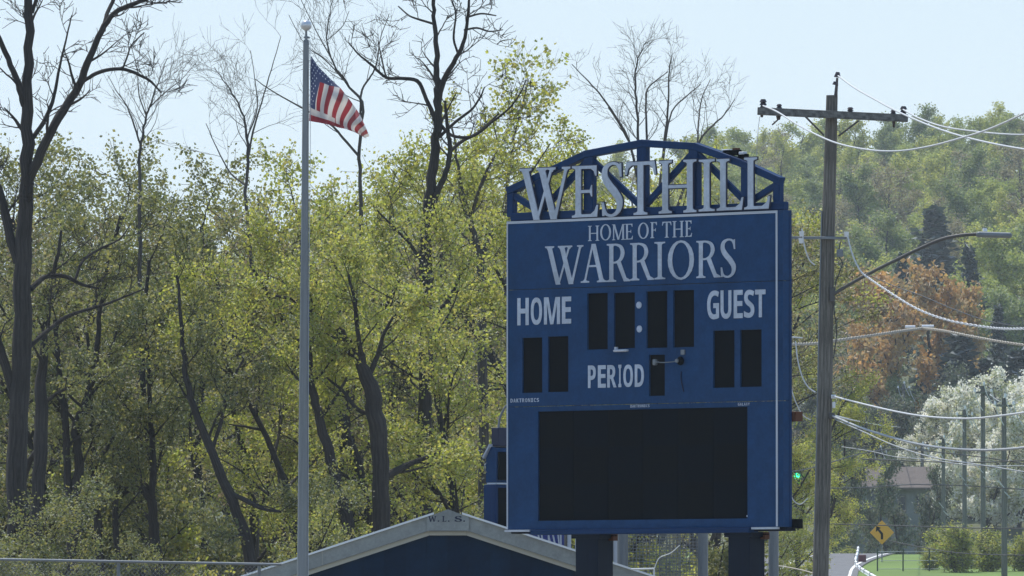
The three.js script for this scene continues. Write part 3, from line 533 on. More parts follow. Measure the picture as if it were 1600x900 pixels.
{
  const dL = 126.66, dR = 123.35, A = P(793.5, 600, dL), Bq = P(1216, 600, dR);
  const ux = Bq.x - A.x, uz = Bq.z - A.z, UL = Math.hypot(ux, uz), phi = Math.atan2(-uz, ux);
  const ax = V(ux / UL, 0, uz / UL), nn = V(Math.sin(phi), 0, Math.cos(phi)), origin = V(A.x, 0, A.z);
  /** Pixel to the board's own (across, up), on its front plane. */
  const B = (px, py, w = 0) => { const cam = V(0, EYE, 0), dir = P(px, py, 100).sub(cam), o = origin.clone().addScaledVector(nn, w), t = o.clone().sub(cam).dot(nn) / dir.dot(nn), q = cam.addScaledVector(dir, t).sub(o); return [q.dot(ax), q.y]; };
  const T = thing('scoreboard', 'blue sports scoreboard with a white lettered arched truss on two posts', 'scoreboard', origin, phi);
  const D = 0.15;
  const [u0] = B(792, 600), [u1] = B(1224, 600), vTop = (B(794, 346)[1] + B(1217, 328)[1]) / 2, vBot = (B(793, 828)[1] + B(1217, 823)[1]) / 2;
  const vS1 = B(1005, 446)[1], vS2 = B(1005, 631)[1];
  const rect = (a, b) => { const p = B(...a), q = B(...b); return [Math.min(p[0], q[0]), Math.max(p[0], q[0]), Math.min(p[1], q[1]), Math.max(p[1], q[1])]; };
  // panels
  const panel = (name, v0, v1, holes) => {
    const s = new THREE.Shape(); s.moveTo(u0, v0); s.lineTo(u1, v0); s.lineTo(u1, v1); s.lineTo(u0, v1);
    for (const [a, b, c, d] of holes) { const h = new THREE.Path(); h.moveTo(a, c); h.lineTo(a, d); h.lineTo(b, d); h.lineTo(b, c); s.holes.push(h); }
    const g = new THREE.ExtrudeGeometry(s, { depth: D - 0.008, bevelEnabled: true, bevelSize: 0, bevelThickness: 0.004, bevelSegments: 1 }); g.translate(0, 0, -D + 0.004);
    return part(name, g, M.blue, T);
  };
  const digits = [[[917.5, 458.5], [949.5, 545.5]], [[959, 457.8], [992, 543.8]], [[1010, 455.3], [1042.7, 543]], [[1051.8, 453.8], [1084.5, 542]], [[816, 528], [847.3, 613.3]], [[856, 526], [888, 612]], [[1114.4, 516.7], [1147.6, 605.3]], [[1156.3, 515.5], [1190, 604]], [[1014, 554.6], [1038.8, 618.2]]].map(([a, b]) => rect(a, b));
  panel('sign_panel', vS1 + 0.004, vTop, []);
  const score = panel('score_panel', vS2 + 0.004, vS1 - 0.004, digits);
  for (const [a, b, c, d] of digits) {
    part('digit_window', box(a - 0.01, b + 0.01, c - 0.01, d + 0.01, -0.075, -0.03), M.black, T);
  }
  const scr = rect([840.5, 643], [1168, 810]);
  panel('video_cabinet', vBot, vS2 - 0.004, [scr]);
  const video = part('video_screen', box(scr[0] - 0.01, scr[1] + 0.01, scr[2] - 0.01, scr[3] + 0.01, -0.1, -0.035), M.screen, T);
  { // module seams of the video wall
    const nx = 6, ny = 3, w = (scr[1] - scr[0]) / nx, h = (scr[3] - scr[2]) / ny;
    for (let i = 0; i < nx; i++) for (let j = 0; j < ny; j++) part('led_module', box(scr[0] + i * w + 0.002, scr[0] + (i + 1) * w - 0.002, scr[2] + j * h + 0.002, scr[2] + (j + 1) * h - 0.002, -0.034, -0.026), (i + j) % 2 ? M.screen : M.black, video);
    part('status_lamp', box(scr[1] - 0.035, scr[1] - 0.01, scr[2] + 0.02, scr[2] + 0.045, -0.026, -0.02), M.white, video);
  }
  // sill under the screen
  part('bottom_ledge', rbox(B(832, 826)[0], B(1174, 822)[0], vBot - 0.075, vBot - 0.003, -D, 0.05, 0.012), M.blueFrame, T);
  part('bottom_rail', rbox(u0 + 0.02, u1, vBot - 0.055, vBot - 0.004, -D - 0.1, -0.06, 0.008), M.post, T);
  // white border
  const bw = 0.034;
  const uR = B(1215.5, 600)[0];
  const strip = (a, b, c, d) => part('border_strip', box(a, b, c, d, 0.002, 0.009), M.white, T);
  strip(u0 + 0.002, uR, vTop - bw - 0.004, vTop - 0.004);
  strip(uR - bw * 0.9, uR, vBot + 0.006, vTop - bw - 0.005);
  strip(u0 + 0.002, u0 + 0.024, vBot + 0.006, vTop - bw - 0.005);
  part('border_strip', box(u0, B(831, 826)[0], vBot - 0.03, vBot - 0.002, -0.02, 0.05), M.white, T);
  part('border_strip', box(B(1176, 822)[0], uR + 0.01, vBot - 0.03, vBot - 0.002, -0.02, 0.03), M.white, T);
  part('cover_strip', box(u1 - 0.06, u1 + 0.004, vBot, vTop, -D - 0.02, -D + 0.03), M.blueFrame, T);
  // truss
  const z0 = -D + 0.015, z1 = -0.035;
  const node = (px, py) => B(px, py, (z0 + z1) / 2);
  const tops = [[797, 298], [918, 241], [1006, 224], [1089, 229], [1158, 254], [1220, 282]].map(q => node(...q));
  const chordAt = (u) => { for (let i = 1; i < tops.length; i++) if (u <= tops[i][0] + 1e-6) { const f = (u - tops[i - 1][0]) / (tops[i][0] - tops[i - 1][0]); return tops[i - 1][1] + f * (tops[i][1] - tops[i - 1][1]); } return tops[5][1]; };
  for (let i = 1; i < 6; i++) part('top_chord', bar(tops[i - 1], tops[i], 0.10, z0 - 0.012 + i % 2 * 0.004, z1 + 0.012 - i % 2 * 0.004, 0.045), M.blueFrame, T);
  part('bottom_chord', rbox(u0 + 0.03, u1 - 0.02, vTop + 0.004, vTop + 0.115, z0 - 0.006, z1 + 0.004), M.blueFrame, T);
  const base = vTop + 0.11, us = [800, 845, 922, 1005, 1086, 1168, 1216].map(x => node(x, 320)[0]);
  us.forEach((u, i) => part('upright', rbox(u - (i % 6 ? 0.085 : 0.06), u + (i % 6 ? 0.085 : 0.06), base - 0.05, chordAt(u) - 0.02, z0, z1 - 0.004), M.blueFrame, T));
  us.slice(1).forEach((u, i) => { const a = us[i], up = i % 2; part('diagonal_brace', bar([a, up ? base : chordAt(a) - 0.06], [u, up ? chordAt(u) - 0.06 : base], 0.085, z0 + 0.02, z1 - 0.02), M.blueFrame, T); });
  // horn on the truss
  { const [a, b] = node(1145, 240), h = part('horn', [rbox(a - 0.16, a + 0.1, b - 0.02, b + 0.05, -0.16, -0.06), box(a + 0.1, a + 0.24, b - 0.07, b - 0.01, -0.14, -0.07)], M.black, T); part('horn_cover', rbox(a - 0.2, a - 0.06, b + 0.03, b + 0.065, -0.15, -0.07), M.white, h); part('horn_cover', rbox(a + 0.12, a + 0.22, b - 0.02, b + 0.02, -0.13, -0.06), M.white, h); part('bracket', box(a, a + 0.08, b + 0.05, b + 0.075, -0.14, -0.08), M.rust, h); }
  // raised name
  const place = (ch, l, r, top, bot, fn) => { const m = (l + r) / 2, a = B(l, (top + bot) / 2, fn.w)[0], b = B(r, (top + bot) / 2, fn.w)[0], t = B(m, top, fn.w)[1], u = B(m, bot, fn.w)[1]; const gw = fn.serif ? (r - l) / (bot - top) : 1; const shapes = fn.serif ? roman(ch, gw, fn.s, fn.t) : null; return fit(shapes ?? fn.glyph[0], fn.serif ? gw : fn.glyph[1], a, b, u, t); };
  for (const [ch, l, r, t, b] of [['W', 809.3, 888.4, 262, 343], ['E', 891.5, 932, 259, 339.3], ['S', 938, 970.5, 253.5, 338.5], ['T', 974, 1022.7, 252.5, 335.5], ['H', 1027, 1085.4, 250, 332.5], ['I', 1089.6, 1114, 249, 330], ['L', 1117.6, 1159, 247.8, 328.3], ['L', 1160.6, 1200.6, 245.5, 326.5]]) {
    const sh = place(ch, l, r, t, b, { serif: true, w: 0.05 });
    const m = part('letter', extrude(sh, 0.012, 0.012), M.letter, T);
    part('letter_backing', extrude(sh, 0.008, -0.004, 0.013), M.navy, m);
    m.userData.label = 'raised white capital ' + ch;
  }
  for (const [ch, l, r, t, b] of [['H', 919.3, 936.7, 352.7, 376.4], ['O', 938.3, 955.3, 350.5, 375.5], ['M', 956.7, 977.3, 350.4, 375], ['E', 977.3, 989.3, 349.7, 374.2], ['O', 997.3, 1014, 348, 373], ['F', 1016.7, 1027.5, 347, 372], ['T', 1035, 1049.6, 346.3, 371.3], ['H', 1051.3, 1068.7, 345.3, 370.7], ['E', 1070.7, 1081.6, 344.7, 370]])
    part('letter', extrude(place(ch, l, r, t, b, { serif: true, w: 0, s: 0.105, t: 0.06 }), 0.005, 0.004), M.letter, T);
  for (const [ch, l, r, t, b] of [['W', 852.3, 912, 384, 444.3], ['A', 908, 947.3, 381, 441.3], ['R', 948.7, 985, 380.6, 440], ['R', 985.3, 1022.3, 379.3, 437.8], ['I', 1023.3, 1039.7, 378, 436.4], ['O', 1044, 1085, 376, 436.6], ['R', 1088.7, 1126.2, 375.8, 433.9], ['S', 1126.6, 1150.5, 373, 433.8]])
    part('letter', extrude(place(ch, l, r, t, b, { serif: true, w: 0 }), 0.006, 0.004), M.letter, T);
  const sans = (ch) => ({ glyph: fontGlyph(font, ch), w: 0 });
  const word = (s, xs, l, r) => [...s].forEach((ch, i) => { const [a, b] = xs[i], f = (a - xs[0][0]) / (xs.at(-1)[1] - xs[0][0]); part('letter', extrude(place(ch, a, b, l[0] + (r[0] - l[0]) * f, l[1] + (r[1] - l[1]) * f, sans(ch)), 0.005, 0.004), M.letter, T); });
  word('HOME', [[808.9, 826.7], [830, 847.5], [850.6, 875.6], [878.6, 892.9]], [465.6, 508.2], [463, 505.2]);
  word('GUEST', [[1105.6, 1124], [1126.4, 1143.4], [1147, 1161], [1163, 1179.2], [1180.5, 1196.7]], [454, 499], [452, 495]);
  word('PERIOD', [[919.3, 931.5], [934.8, 947], [949.4, 963.8], [966.8, 971.4], [974.6, 989.4], [992.4, 1006.6]], [571, 606.2], [569, 604]);
  const small = (s, l, r, y, h) => { const n = s.length, w = (r - l) / n, sl = -h * 0.02; [...s].forEach((ch, i) => part('small_letter', extrude(place(ch, l + i * w + 0.15 * w, l + (i + 1) * w - 0.1 * w, y + sl * i, y + h + sl * i, sans(ch)), 0.003, 0.004), M.letter, T)); };
  small('DAKTRONICS', 797.5, 843, 623, 6);
  small('DAKTRONICS', 985, 1015.5, 632.5, 4.4);
  small('GALAXY', 1153, 1172, 629.5, 4.4);
  // colon
  for (const [x, y] of [[998.9, 476.7], [999.6, 514]]) { const [a, b] = B(x, y), g = new THREE.CylinderGeometry(0.047, 0.047, 0.008, 24); g.rotateX(Math.PI / 2); g.translate(a, b, 0.008); part('colon_dot', g, M.letter, T); }
  // camera arm in front of the period digit, clock lamp, hanging cable
  { const [a, b] = B(1027, 565), [c, e] = B(1066, 564), arm = part('camera_arm', [tube([V(a, b, -0.02), V(a + 0.02, b, 0.1), V((a + c) / 2, b - 0.02, 0.14), V(c, e, 0.02)], 0.007, 6)], M.galv, T);
    const head = new THREE.SphereGeometry(0.055, 14, 10); head.scale(1, 1.1, 0.8); head.translate(c, e, 0.04); part('camera_head', head, M.black, arm);
    const lens = new THREE.CylinderGeometry(0.026, 0.03, 0.03, 14); lens.rotateX(Math.PI / 2); lens.translate(c - 0.02, e, 0.085); part('lens', lens, M.galv, arm);
    part('end_clamp', rbox(a - 0.03, a + 0.025, b - 0.05, b + 0.03, 0.02, 0.07), M.steel, arm);
    const [f, g2] = B(1068, 550); part('tag_plate', box(f - 0.035, f + 0.035, g2 - 0.035, g2 + 0.03, 0.004, 0.02), M.galv, T);
    const [h, i] = B(1065, 592), [j, k] = B(1069, 612); part('hanging_cable', tube([V(h, i + 0.1, 0.01), V(h, i, 0.014), V(j, k, 0.012)], 0.008, 6), M.navy, T);
    const [l, m] = B(962, 548), [n, o] = B(983.5, 548); part('clock_lamp', [rbox(l, n, m - 0.018, m + 0.014, 0.01, 0.06), box(l + 0.01, l + 0.05, m + 0.016, m + 0.05, 0.006, 0.04)], M.white, T); }
  // posts and rear beams
  for (const [x0, x1] of [[905, 940], [1143.5, 1177]]) {
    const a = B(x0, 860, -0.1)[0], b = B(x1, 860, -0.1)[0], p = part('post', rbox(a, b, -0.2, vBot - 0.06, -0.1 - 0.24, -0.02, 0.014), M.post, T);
    part('flange', box(a - 0.05, b + 0.05, vBot - 0.13, vBot - 0.062, -0.37, 0.0), M.post, p); part('bolt', [box(b + 0.055, b + 0.15, vBot - 0.10, vBot - 0.085, -0.25, -0.235), box(a - 0.13, a - 0.055, vBot - 0.10, vBot - 0.085, -0.1, -0.085)], M.black, p);
    part('beam_clamp', box(b + 0.004, b + 0.09, vBot - 0.16, vBot - 0.066, -0.33, -0.24), M.rust, p);
  }
  for (const [y, m] of [[650, M.rust], [818, M.black]]) { const v = B(1236, y)[1]; part('rear_beam', rbox(u0 + 0.3, u1 + 0.07, v - 0.065, v + 0.065, -D - 0.17, -D - 0.025, 0.008), m, T); }
}

// ---------------------------------------------------------------- shed with white gable trim
{
  const d = 131.5, o = groundAt(700, d), T = thing('shed', 'dark blue board shed with pale gable trim under the scoreboard', 'shed', o);
  const q = (px, py) => { const p = P(px, py, d).sub(o); return [p.x, p.y]; };
  const pk = q(700, 797), slope = 0.328, half = 3.75, fw = 0.195, dep = 5;
  const yAt = (x) => pk[1] - Math.abs(x - pk[0]) * slope;
  const off = fw * Math.hypot(1, slope);
  for (const s of [-1, 1]) {
    const X = (k) => pk[0] + s * k, g = new THREE.ExtrudeGeometry(poly([X(0.25), yAt(X(0.25))], [X(half), yAt(X(half))], [X(half), yAt(X(half)) - off], [X(0.25), yAt(X(0.25)) - off]), { depth: 0.03, bevelEnabled: false }); g.translate(0, 0, 0.1);
    part('fascia_board', g, M.fascia, T);
    const t2 = new THREE.ExtrudeGeometry(poly([X(0.27), yAt(X(0.27)) - off - 0.002], [X(half), yAt(X(half)) - off - 0.002], [X(half), yAt(X(half)) - off - 0.07], [X(0.27), yAt(X(0.27)) - off - 0.07]), { depth: 0.05, bevelEnabled: false }); t2.translate(0, 0, 0.03);
    part('trim_strip', t2, M.fasciaTrim, T);
    const e = new THREE.ExtrudeGeometry(poly([X(0.2), yAt(X(0.2)) + 0.032], [X(half), yAt(X(half)) + 0.032], [X(half), yAt(X(half)) + 0.003], [X(0.2), yAt(X(0.2)) + 0.003]), { depth: 0.08, bevelEnabled: false }); e.translate(0, 0, 0.085);
    part('drip_edge', e, M.drip, T);
    const r = new THREE.ExtrudeGeometry(poly([X(0), yAt(X(0)) - 0.01], [X(half), yAt(X(half)) - 0.01], [X(half), yAt(X(half)) - 0.06], [X(0), yAt(X(0)) - 0.06]), { depth: dep, bevelEnabled: false }); r.translate(0, 0, 0.08 - dep);
    part('roof_slab', r, M.roof, T);
    const k = 0.25 + (half - 0.25) * (s < 0 ? 0.44 : 0.5);
    const j = new THREE.BoxGeometry(0.006, off * 0.94, 0.008); j.translate(X(k), yAt(X(k)) - off * 0.5, 0.134); part('board_joint', j, M.fasciaTrim, T);
  }
  const g = new THREE.ExtrudeGeometry(poly([pk[0], pk[1] + 0.01], [pk[0] + 0.3, yAt(pk[0] + 0.3) - 0.006], [pk[0] + 0.3, yAt(0.3 + pk[0]) - off], [pk[0] + 0.27, yAt(pk[0] + 0.27) - off - 0.004], [pk[0] - 0.27, yAt(pk[0] - 0.27) - off - 0.004], [pk[0] - 0.3, yAt(pk[0] - 0.3) - off], [pk[0] - 0.3, yAt(pk[0] - 0.3) - 0.006]), { depth: 0.02, bevelEnabled: false }); g.translate(0, 0, 0.137);
  const plate = part('gable_plate', g, M.fascia, T);
  part('trim_strip', box(pk[0] - 0.268, pk[0] + 0.268, yAt(pk[0] + 0.27) - off - 0.068, yAt(pk[0] + 0.27) - off - 0.008, 0.03, 0.082), M.fasciaTrim, T);
  [['W', 669, 682], ['.', 684, 686.5], ['L', 691, 697.5], ['.', 700, 702.5], ['S', 710.5, 722], ['.', 724, 726.5]].forEach(([ch, l, r]) => { const dot = ch === '.', [a, y0] = q(l, 815.5), [b] = q(r, 815), y1 = q(r, dot ? 813.3 : 806.5)[1], [ss, w] = fontGlyph(serif, ch); part(dot ? 'full_stop' : 'letter', extrude(fit(ss, w, a, b, y0, y1), 0.004, 0.158), M.navy, plate); });
  const nb = 24, w = (2 * half - 0.3) / nb;
  for (let i = 0; i < nb; i++) { const a = pk[0] - half + 0.15 + i * w, b = a + w - 0.008, ya = Math.min(yAt(a), yAt(b)) - 0.075; const s = poly([a, 0], [b, 0], [b, yAt(b) - 0.075], ...(a < pk[0] && b > pk[0] ? [[pk[0], pk[1] - 0.075]] : []), [a, yAt(a) - 0.075]); const e = new THREE.ExtrudeGeometry(s, { depth: 0.02 + (i % 3) * 0.002, bevelEnabled: false }); part('siding_board', e, M.siding[i % 3], T); }
  part('wall', new THREE.ExtrudeGeometry(poly([pk[0] - half + 0.15, 0], [pk[0] + half - 0.15, 0], [pk[0] + half - 0.15, yAt(pk[0] + half - 0.15) - 0.08], [pk[0], pk[1] - 0.08], [pk[0] - half + 0.15, yAt(pk[0] - half + 0.15) - 0.08]), { depth: dep - 0.3, bevelEnabled: false }).translate(0, 0, -dep + 0.29), M.siding[0], T);
}
// ---------------------------------------------------------------- stepped blue column behind the shed
{
  const d = 138.5, o = groundAt(765, d), T = thing('equipment_column', 'stepped blue metal column with a sloped cap rising behind the shed roof', 'equipment', o, -0.74), s = d / F;
  const y = (py) => P(772, py, d).y - o.y, W = (px) => px * s;
  const w1 = W(19) / 0.74, dp = W(34) / 0.67;
  part('lower_cabinet', rbox(-w1 / 2, w1 / 2, 0, y(757), -dp, 0, 0.012), M.blueFrame, T);
  const cap = new THREE.ExtrudeGeometry(poly([-w1 / 2 + 0.02, y(754)], [w1 / 2 - 0.02, y(754)], [w1 / 2 - 0.02, y(700)], [w1 / 2 - 0.12, y(698)], [-w1 / 2 + 0.02, y(716)]), { depth: dp - 0.06, bevelEnabled: false }); cap.translate(0, 0, -dp + 0.03);
  part('upper_cabinet', cap, M.blue, T);
  const lid = new THREE.ExtrudeGeometry(poly([-w1 / 2 + 0.0, y(716.5)], [w1 / 2 - 0.12, y(698.5)], [w1 / 2 - 0.12, y(694)], [-w1 / 2 + 0.0, y(712)]), { depth: dp, bevelEnabled: false }); lid.translate(0, 0, -dp + 0.02); part('sloped_cap', lid, M.white, T);
  part('band', box(-w1 / 2 + 0.05, w1 / 2 + 0.01, y(757) + 0.003, y(754) - 0.003, -dp + 0.05, -0.02), M.white, T);
  part('control_box', rbox(-0.02, w1 / 2, y(697), y(668), -dp + 0.1, -0.06), M.navy, T);
  part('side_panel', [rbox(w1 / 2 - 0.015, w1 / 2 + 0.012, y(750), y(706), -dp + 0.06, -0.06), rbox(w1 / 2 + 0.004, w1 / 2 + 0.014, 0.2, y(762), -dp + 0.05, -0.05, 0.004)], M.black, T);
  part('bent_arm', tube([V(0, y(668), -0.2), V(0.02, y(655), -0.2), V(0.08, y(643), -0.2), V(0.16, y(634), -0.2), V(0.24, y(630), -0.2)], 0.018, 8), M.galv, T);
  part('handle', tube([V(-0.06, y(738), 0.0), V(-0.05, y(734), 0.05), V(-0.05, y(727), 0.05), V(-0.06, y(723), 0.0)], 0.01, 6), M.steel, T);
}
// ---------------------------------------------------------------- flagpole and flag
{
  const d = 121, s = d / F, o = groundAt(470, d), T = thing('flagpole', 'tall tapering silver flagpole with a ball on top', 'flagpole', o);
  const q = (px, py) => P(px, py, d).sub(o);
  const bt = q(470.5, 1205), top = q(478.2, 70);
  bt.y = -0.2;
  part('shaft', cyl(bt, top, 10.2 * s, 4.6 * s, 20), M.steel, T);
  part('truck', [cyl(q(478.3, 70), q(478.4, 62), 5 * s, 4 * s), cyl(q(478.4, 62), q(478.4, 46), 2 * s, 1.6 * s), cyl(q(475, 58), q(484, 59), 1.6 * s, 1.6 * s)], M.galv, T);
  const b = new THREE.SphereGeometry(8.6 * s, 24, 16); const c = q(478.4, 39.5); b.translate(c.x, c.y, c.z); part('ball_finial', b, M.gold, T);
  part('halyard', tube([q(484.5, 62), q(485, 200), q(482.5, 500), q(481.5, 900), q(481, 1150)].map(v => v.add(V(0, 0, 0.02))), 0.004, 5), M.white, T);
  // flag
  const cv = document.createElement('canvas'); cv.width = 512; cv.height = 256; const x = cv.getContext('2d');
  const red = '#94343c', wh = '#cfcac6', bl = '#3c4566';
  x.fillStyle = wh; x.fillRect(0, 0, 512, 256);
  for (let i = 0; i < 7; i++) { x.fillStyle = red; x.fillRect(84 + i * 61, 0, 30, 256); }
  x.fillStyle = wh; x.fillRect(0, 196, 230, 34); x.fillStyle = red; x.fillRect(0, 228, 300, 28);
  x.fillStyle = bl; x.beginPath(); x.moveTo(0, 0); x.lineTo(210, 0); x.lineTo(150, 40); x.lineTo(84, 62); x.lineTo(74, 196); x.lineTo(0, 196); x.fill();
  x.fillStyle = '#dfe2ea'; for (let r = 0; r < 11; r++) for (let k = 0; k < 8; k++) { const X = 8 + k * 20 + (r % 2) * 10, Y = 8 + r * 17; if (X < 66 || Y < 34 && X < 160) { x.beginPath(); for (let a = 0; a < 10; a++) { const R = a % 2 ? 2 : 5, t = a * Math.PI / 5 - Math.PI / 2; x.lineTo(X + R * Math.cos(t), Y + R * Math.sin(t)); } x.fill(); } }
  const tx = new THREE.CanvasTexture(cv); tx.colorSpace = THREE.SRGBColorSpace; tx.magFilter = THREE.LinearFilter;
  const e = (list, t) => { const f = Math.min(list.length - 1.001, t * (list.length - 1)), i = Math.floor(f), k = f - i; return [list[i][0] + (list[i + 1][0] - list[i][0]) * k, list[i][1] + (list[i + 1][1] - list[i][1]) * k]; };
  const te = [[484, 84], [497, 104], [513, 120], [532, 138], [548, 158], [562, 178], [571, 198], [577, 212]], be = [[483, 189], [497, 191], [510, 194], [524, 197], [538, 201], [553, 206], [566, 212], [575, 219]];
  const A = 60, Bn = 36, pos = [], uv = [], idx = [];
  for (let j = 0; j <= Bn; j++) for (let i = 0; i <= A; i++) {
    const a = i / A, b2 = j / Bn, t1 = e(te, Math.min(1, a + 0.02)), b1 = e(be, Math.max(0, a - 0.05 * Math.sin(b2 * 3)));
    const px = t1[0] + (b1[0] - t1[0]) * b2 - 7 * Math.sin(b2 * Math.PI) * (a > 0.1 ? 1 : a * 10) * (b2 - 0.2), py = t1[1] + (b1[1] - t1[1]) * b2;
    const p = P(px, py, d);
    p.z += 0.10 * Math.sin(b2 * 5.2 + 0.6) * Math.min(1, a * 5) + 0.07 * Math.sin(a * 17 + b2 * 3) * Math.min(1, a * 4) + 0.05 * Math.sin(a * 31 - b2 * 4) * a;
    pos.push(p.x, p.y, p.z); uv.push(a, 1 - b2);
    if (i && j) { const k = j * (A + 1) + i; idx.push(k - A - 2, k - A - 1, k - 1, k - 1, k - A - 1, k); }
  }
  const fg = new THREE.BufferGeometry(); fg.setAttribute('position', new THREE.Float32BufferAttribute(pos, 3)); fg.setAttribute('uv', new THREE.Float32BufferAttribute(uv, 2)); fg.setIndex(idx); fg.computeVertexNormals();
  single('flag', fg, new THREE.MeshPhysicalMaterial({ map: tx, roughness: 0.85, transmission: 0.4, thickness: 0, side: THREE.DoubleSide }), 'drooping red and white striped flag with starred blue corner on the pole', 'flag');
}
// ---------------------------------------------------------------- utility pole with crossarm
const DP = 145, SPX = DP / F;
{
  const o = groundAt(1281, DP), T = thing('utility_pole', 'weathered wooden utility pole with a crossarm beside the scoreboard', 'utility pole', o), q = (px, py, z = 0) => P(px, py, DP).sub(o).add(V(0, 0, z));
  const acc = new Acc(), a = [[1279, 1180, 13], [1282, 900, 12.6], [1286, 740, 12.4], [1289, 600, 11.8], [1292, 450, 11], [1295, 330, 10.2], [1298, 230, 9.6], [1300, 149, 9]], pts = a.map(([x, y]) => q(x, y)); pts[0].y = -0.3;
  acc.limb([...pts, pts.at(-1).clone().add(V(0, 0.004, 0))], [...a.map(v => v[2] * SPX), 0.001], 20);
  part('pole', acc.geo(), M.wood, T);
  const zf = 0.13, arm = bar(q(1183, 174.5).toArray(), q(1418, 186).toArray(), 0.118, zf, zf + 0.11); part('crossarm', arm, M.woodGrey, T);
  for (const [x0, y0, x1, y1] of [[1258, 184, 1287, 212], [1341, 190, 1310, 213]]) part('arm_brace', cyl(q(x0, y0, zf + 0.13), q(x1, y1, 0.12), 0.016, 0.016, 6), M.armDark, T);
  const ins = (x, y, h, mat, k = 1) => { const g = []; for (let i = 0; i < 3; i++) { const c = new THREE.CylinderGeometry(0.035 * k, 0.06 * k, h / 3.4, 12), p = q(x, y, zf + 0.05); c.translate(p.x, p.y + h * (0.2 + 0.3 * i), p.z); g.push(c); } return part('insulator', g, mat, T); };
  ins(1192, 171, 0.16, M.porcelain); ins(1217, 174, 0.11, M.porcelain, 0.8); ins(1328, 178, 0.1, M.porcelain, 0.9); ins(1395, 182, 0.1, M.porcelain, 0.8); ins(1411, 183, 0.17, M.porcelain);
  part('hanging_bracket', [cyl(q(1216, 182, zf), q(1216, 188, zf), 0.04, 0.025), cyl(q(1216, 187, zf), q(1206, 196, zf), 0.012, 0.012), cyl(q(1396, 190, zf), q(1396, 200, zf), 0.03, 0.014), cyl(q(1190, 178, zf), q(1190, 184, zf), 0.03, 0.02)], M.porcelain, T);
  part('top_pin', [cyl(q(1305.5, 152, 0.05), q(1308, 122, 0.05), 0.03, 0.018), cyl(q(1305, 133, 0.05), q(1306, 128, 0.05), 0.05, 0.035), cyl(q(1308, 121, 0.05), q(1309, 113, 0.05), 0.055, 0.03)], M.porcelain, T);
  part('conduit', tube([[1272, 1100], [1273.5, 900], [1276.5, 740], [1279.5, 600], [1282.5, 450], [1285.5, 330]].map(([x, y]) => q(x - 1.5, y, 0.04)), 0.014, 8), M.galv, T);
  part('secondary_arm', bar(q(1232, 372).toArray(), q(1322, 372.5).toArray(), 0.045, zf - 0.02, zf + 0.03), M.galv, T);
  for (const [x, y] of [[1252, 366], [1322, 367], [1251, 377]]) part('insulator', [cyl(q(x, y + 4, zf + 0.06), q(x, y - 4, zf + 0.06), 0.032, 0.04)], M.porcelainWhite, T);
  part('lamp_wiring', tube([[1313, 378], [1310, 400], [1316, 410], [1312, 425], [1306, 440], [1303, 480], [1307, 520], [1302, 560]].map(([x, y]) => q(x, y, 0.06)), 0.01, 6), M.wireDark, T);
  part('clamp', [rbox(...((c) => [c.x - 0.05, c.x + 0.05, c.y - 0.06, c.y + 0.06, 0.06, 0.14])(q(1312, 396)))], M.galv, T);
  part('deadend_clamp', [rbox(...((c) => [c.x - 0.03, c.x + 0.05, c.y - 0.03, c.y + 0.03, 0.06, 0.14])(q(1301, 620))), rbox(...((c) => [c.x - 0.02, c.x + 0.03, c.y - 0.06, c.y + 0.04, 0.06, 0.12])(q(1302, 632)))], M.porcelainWhite, T);
  part('clamp', [rbox(...((c) => [c.x - 0.05, c.x + 0.04, c.y - 0.05, c.y + 0.05, 0.04, 0.12])(q(1300, 650)))], M.armDark, T);
}
{ // street lamp on the pole
  const o = P(1298, 460, DP), T = thing('street_lamp', 'long curved dark arm with a flat grey lamp head on the utility pole', 'street lamp', o), q = (px, py, z) => P(px, py, DP - 0).sub(o).add(V(0, 0, z));
  part('arm', tube([q(1301, 461, 0.12), q(1325, 446, 0.2), q(1360, 427, 0.3), q(1400, 407, 0.4), q(1440, 388, 0.5), q(1470, 376, 0.6), q(1500, 370.5, 0.7), q(1527, 369, 0.75)], 0.028, 10), M.armDark, T);
  const c = q(1549, 370.5, 0.78), head = new RoundedBoxGeometry(0.56, 0.085, 0.24, 3, 0.04); head.rotateZ(-0.03); head.translate(c.x, c.y, c.z); part('lamp_head', head, M.galv, T);
  const n = q(1535, 365, 0.78); part('photocell', cyl(n, n.clone().add(V(0, 0.05, 0)), 0.04, 0.03), M.porcelainWhite, T);
  part('mounting_plate', rbox(-0.02, 0.06, -0.12, 0.1, 0.1, 0.15), M.armDark, T);
}
// ---------------------------------------------------------------- wires
function wire(label, pts, rpx, mat, d0, d1, group, twist) {
  const v = pts.map(([x, y], i) => P(x, y, d0 + (d1 - d0) * i / (pts.length - 1)));
  const r = 0.74 * rpx * (d0 + d1) / 2 / F;
  if (!twist) return single('overhead_wire', tube(v, r, 6), mat, label, 'wire', group);
  const c = new THREE.CatmullRomCurve3(v, false, 'centripetal'), n = 220, a = [], b = [];
  for (let i = 0; i <= n; i++) { const p = c.getPoint(i / n), t = i * 0.75; a.push(p.clone().add(V(0, Math.sin(t) * r * 0.8, Math.cos(t) * r * 0.8))); b.push(p.clone().add(V(0, -Math.sin(t) * r * 0.8, -Math.cos(t) * r * 0.8))); }
  return single('overhead_wire', [a, b].map(q => new THREE.TubeGeometry(new THREE.CatmullRomCurve3(q), 330, r * 0.75, 5)), mat, label, 'wire', group);
}
wire('bright wire sagging from the outer end of the crossarm and rising again', [[1192, 165], [1215, 175], [1250, 197], [1300, 221], [1350, 233], [1400, 236], [1450, 229], [1500, 216], [1550, 200], [1620, 168]], 1.9, M.wireLight, DP - 0.18, 112);
wire('bright wire descending from the pin on top of the utility pole', [[1309, 118], [1335, 137], [1363, 153], [1400, 173], [1450, 195], [1500, 212], [1560, 226], [1630, 238]], 1.9, M.wireLight, DP, 118);
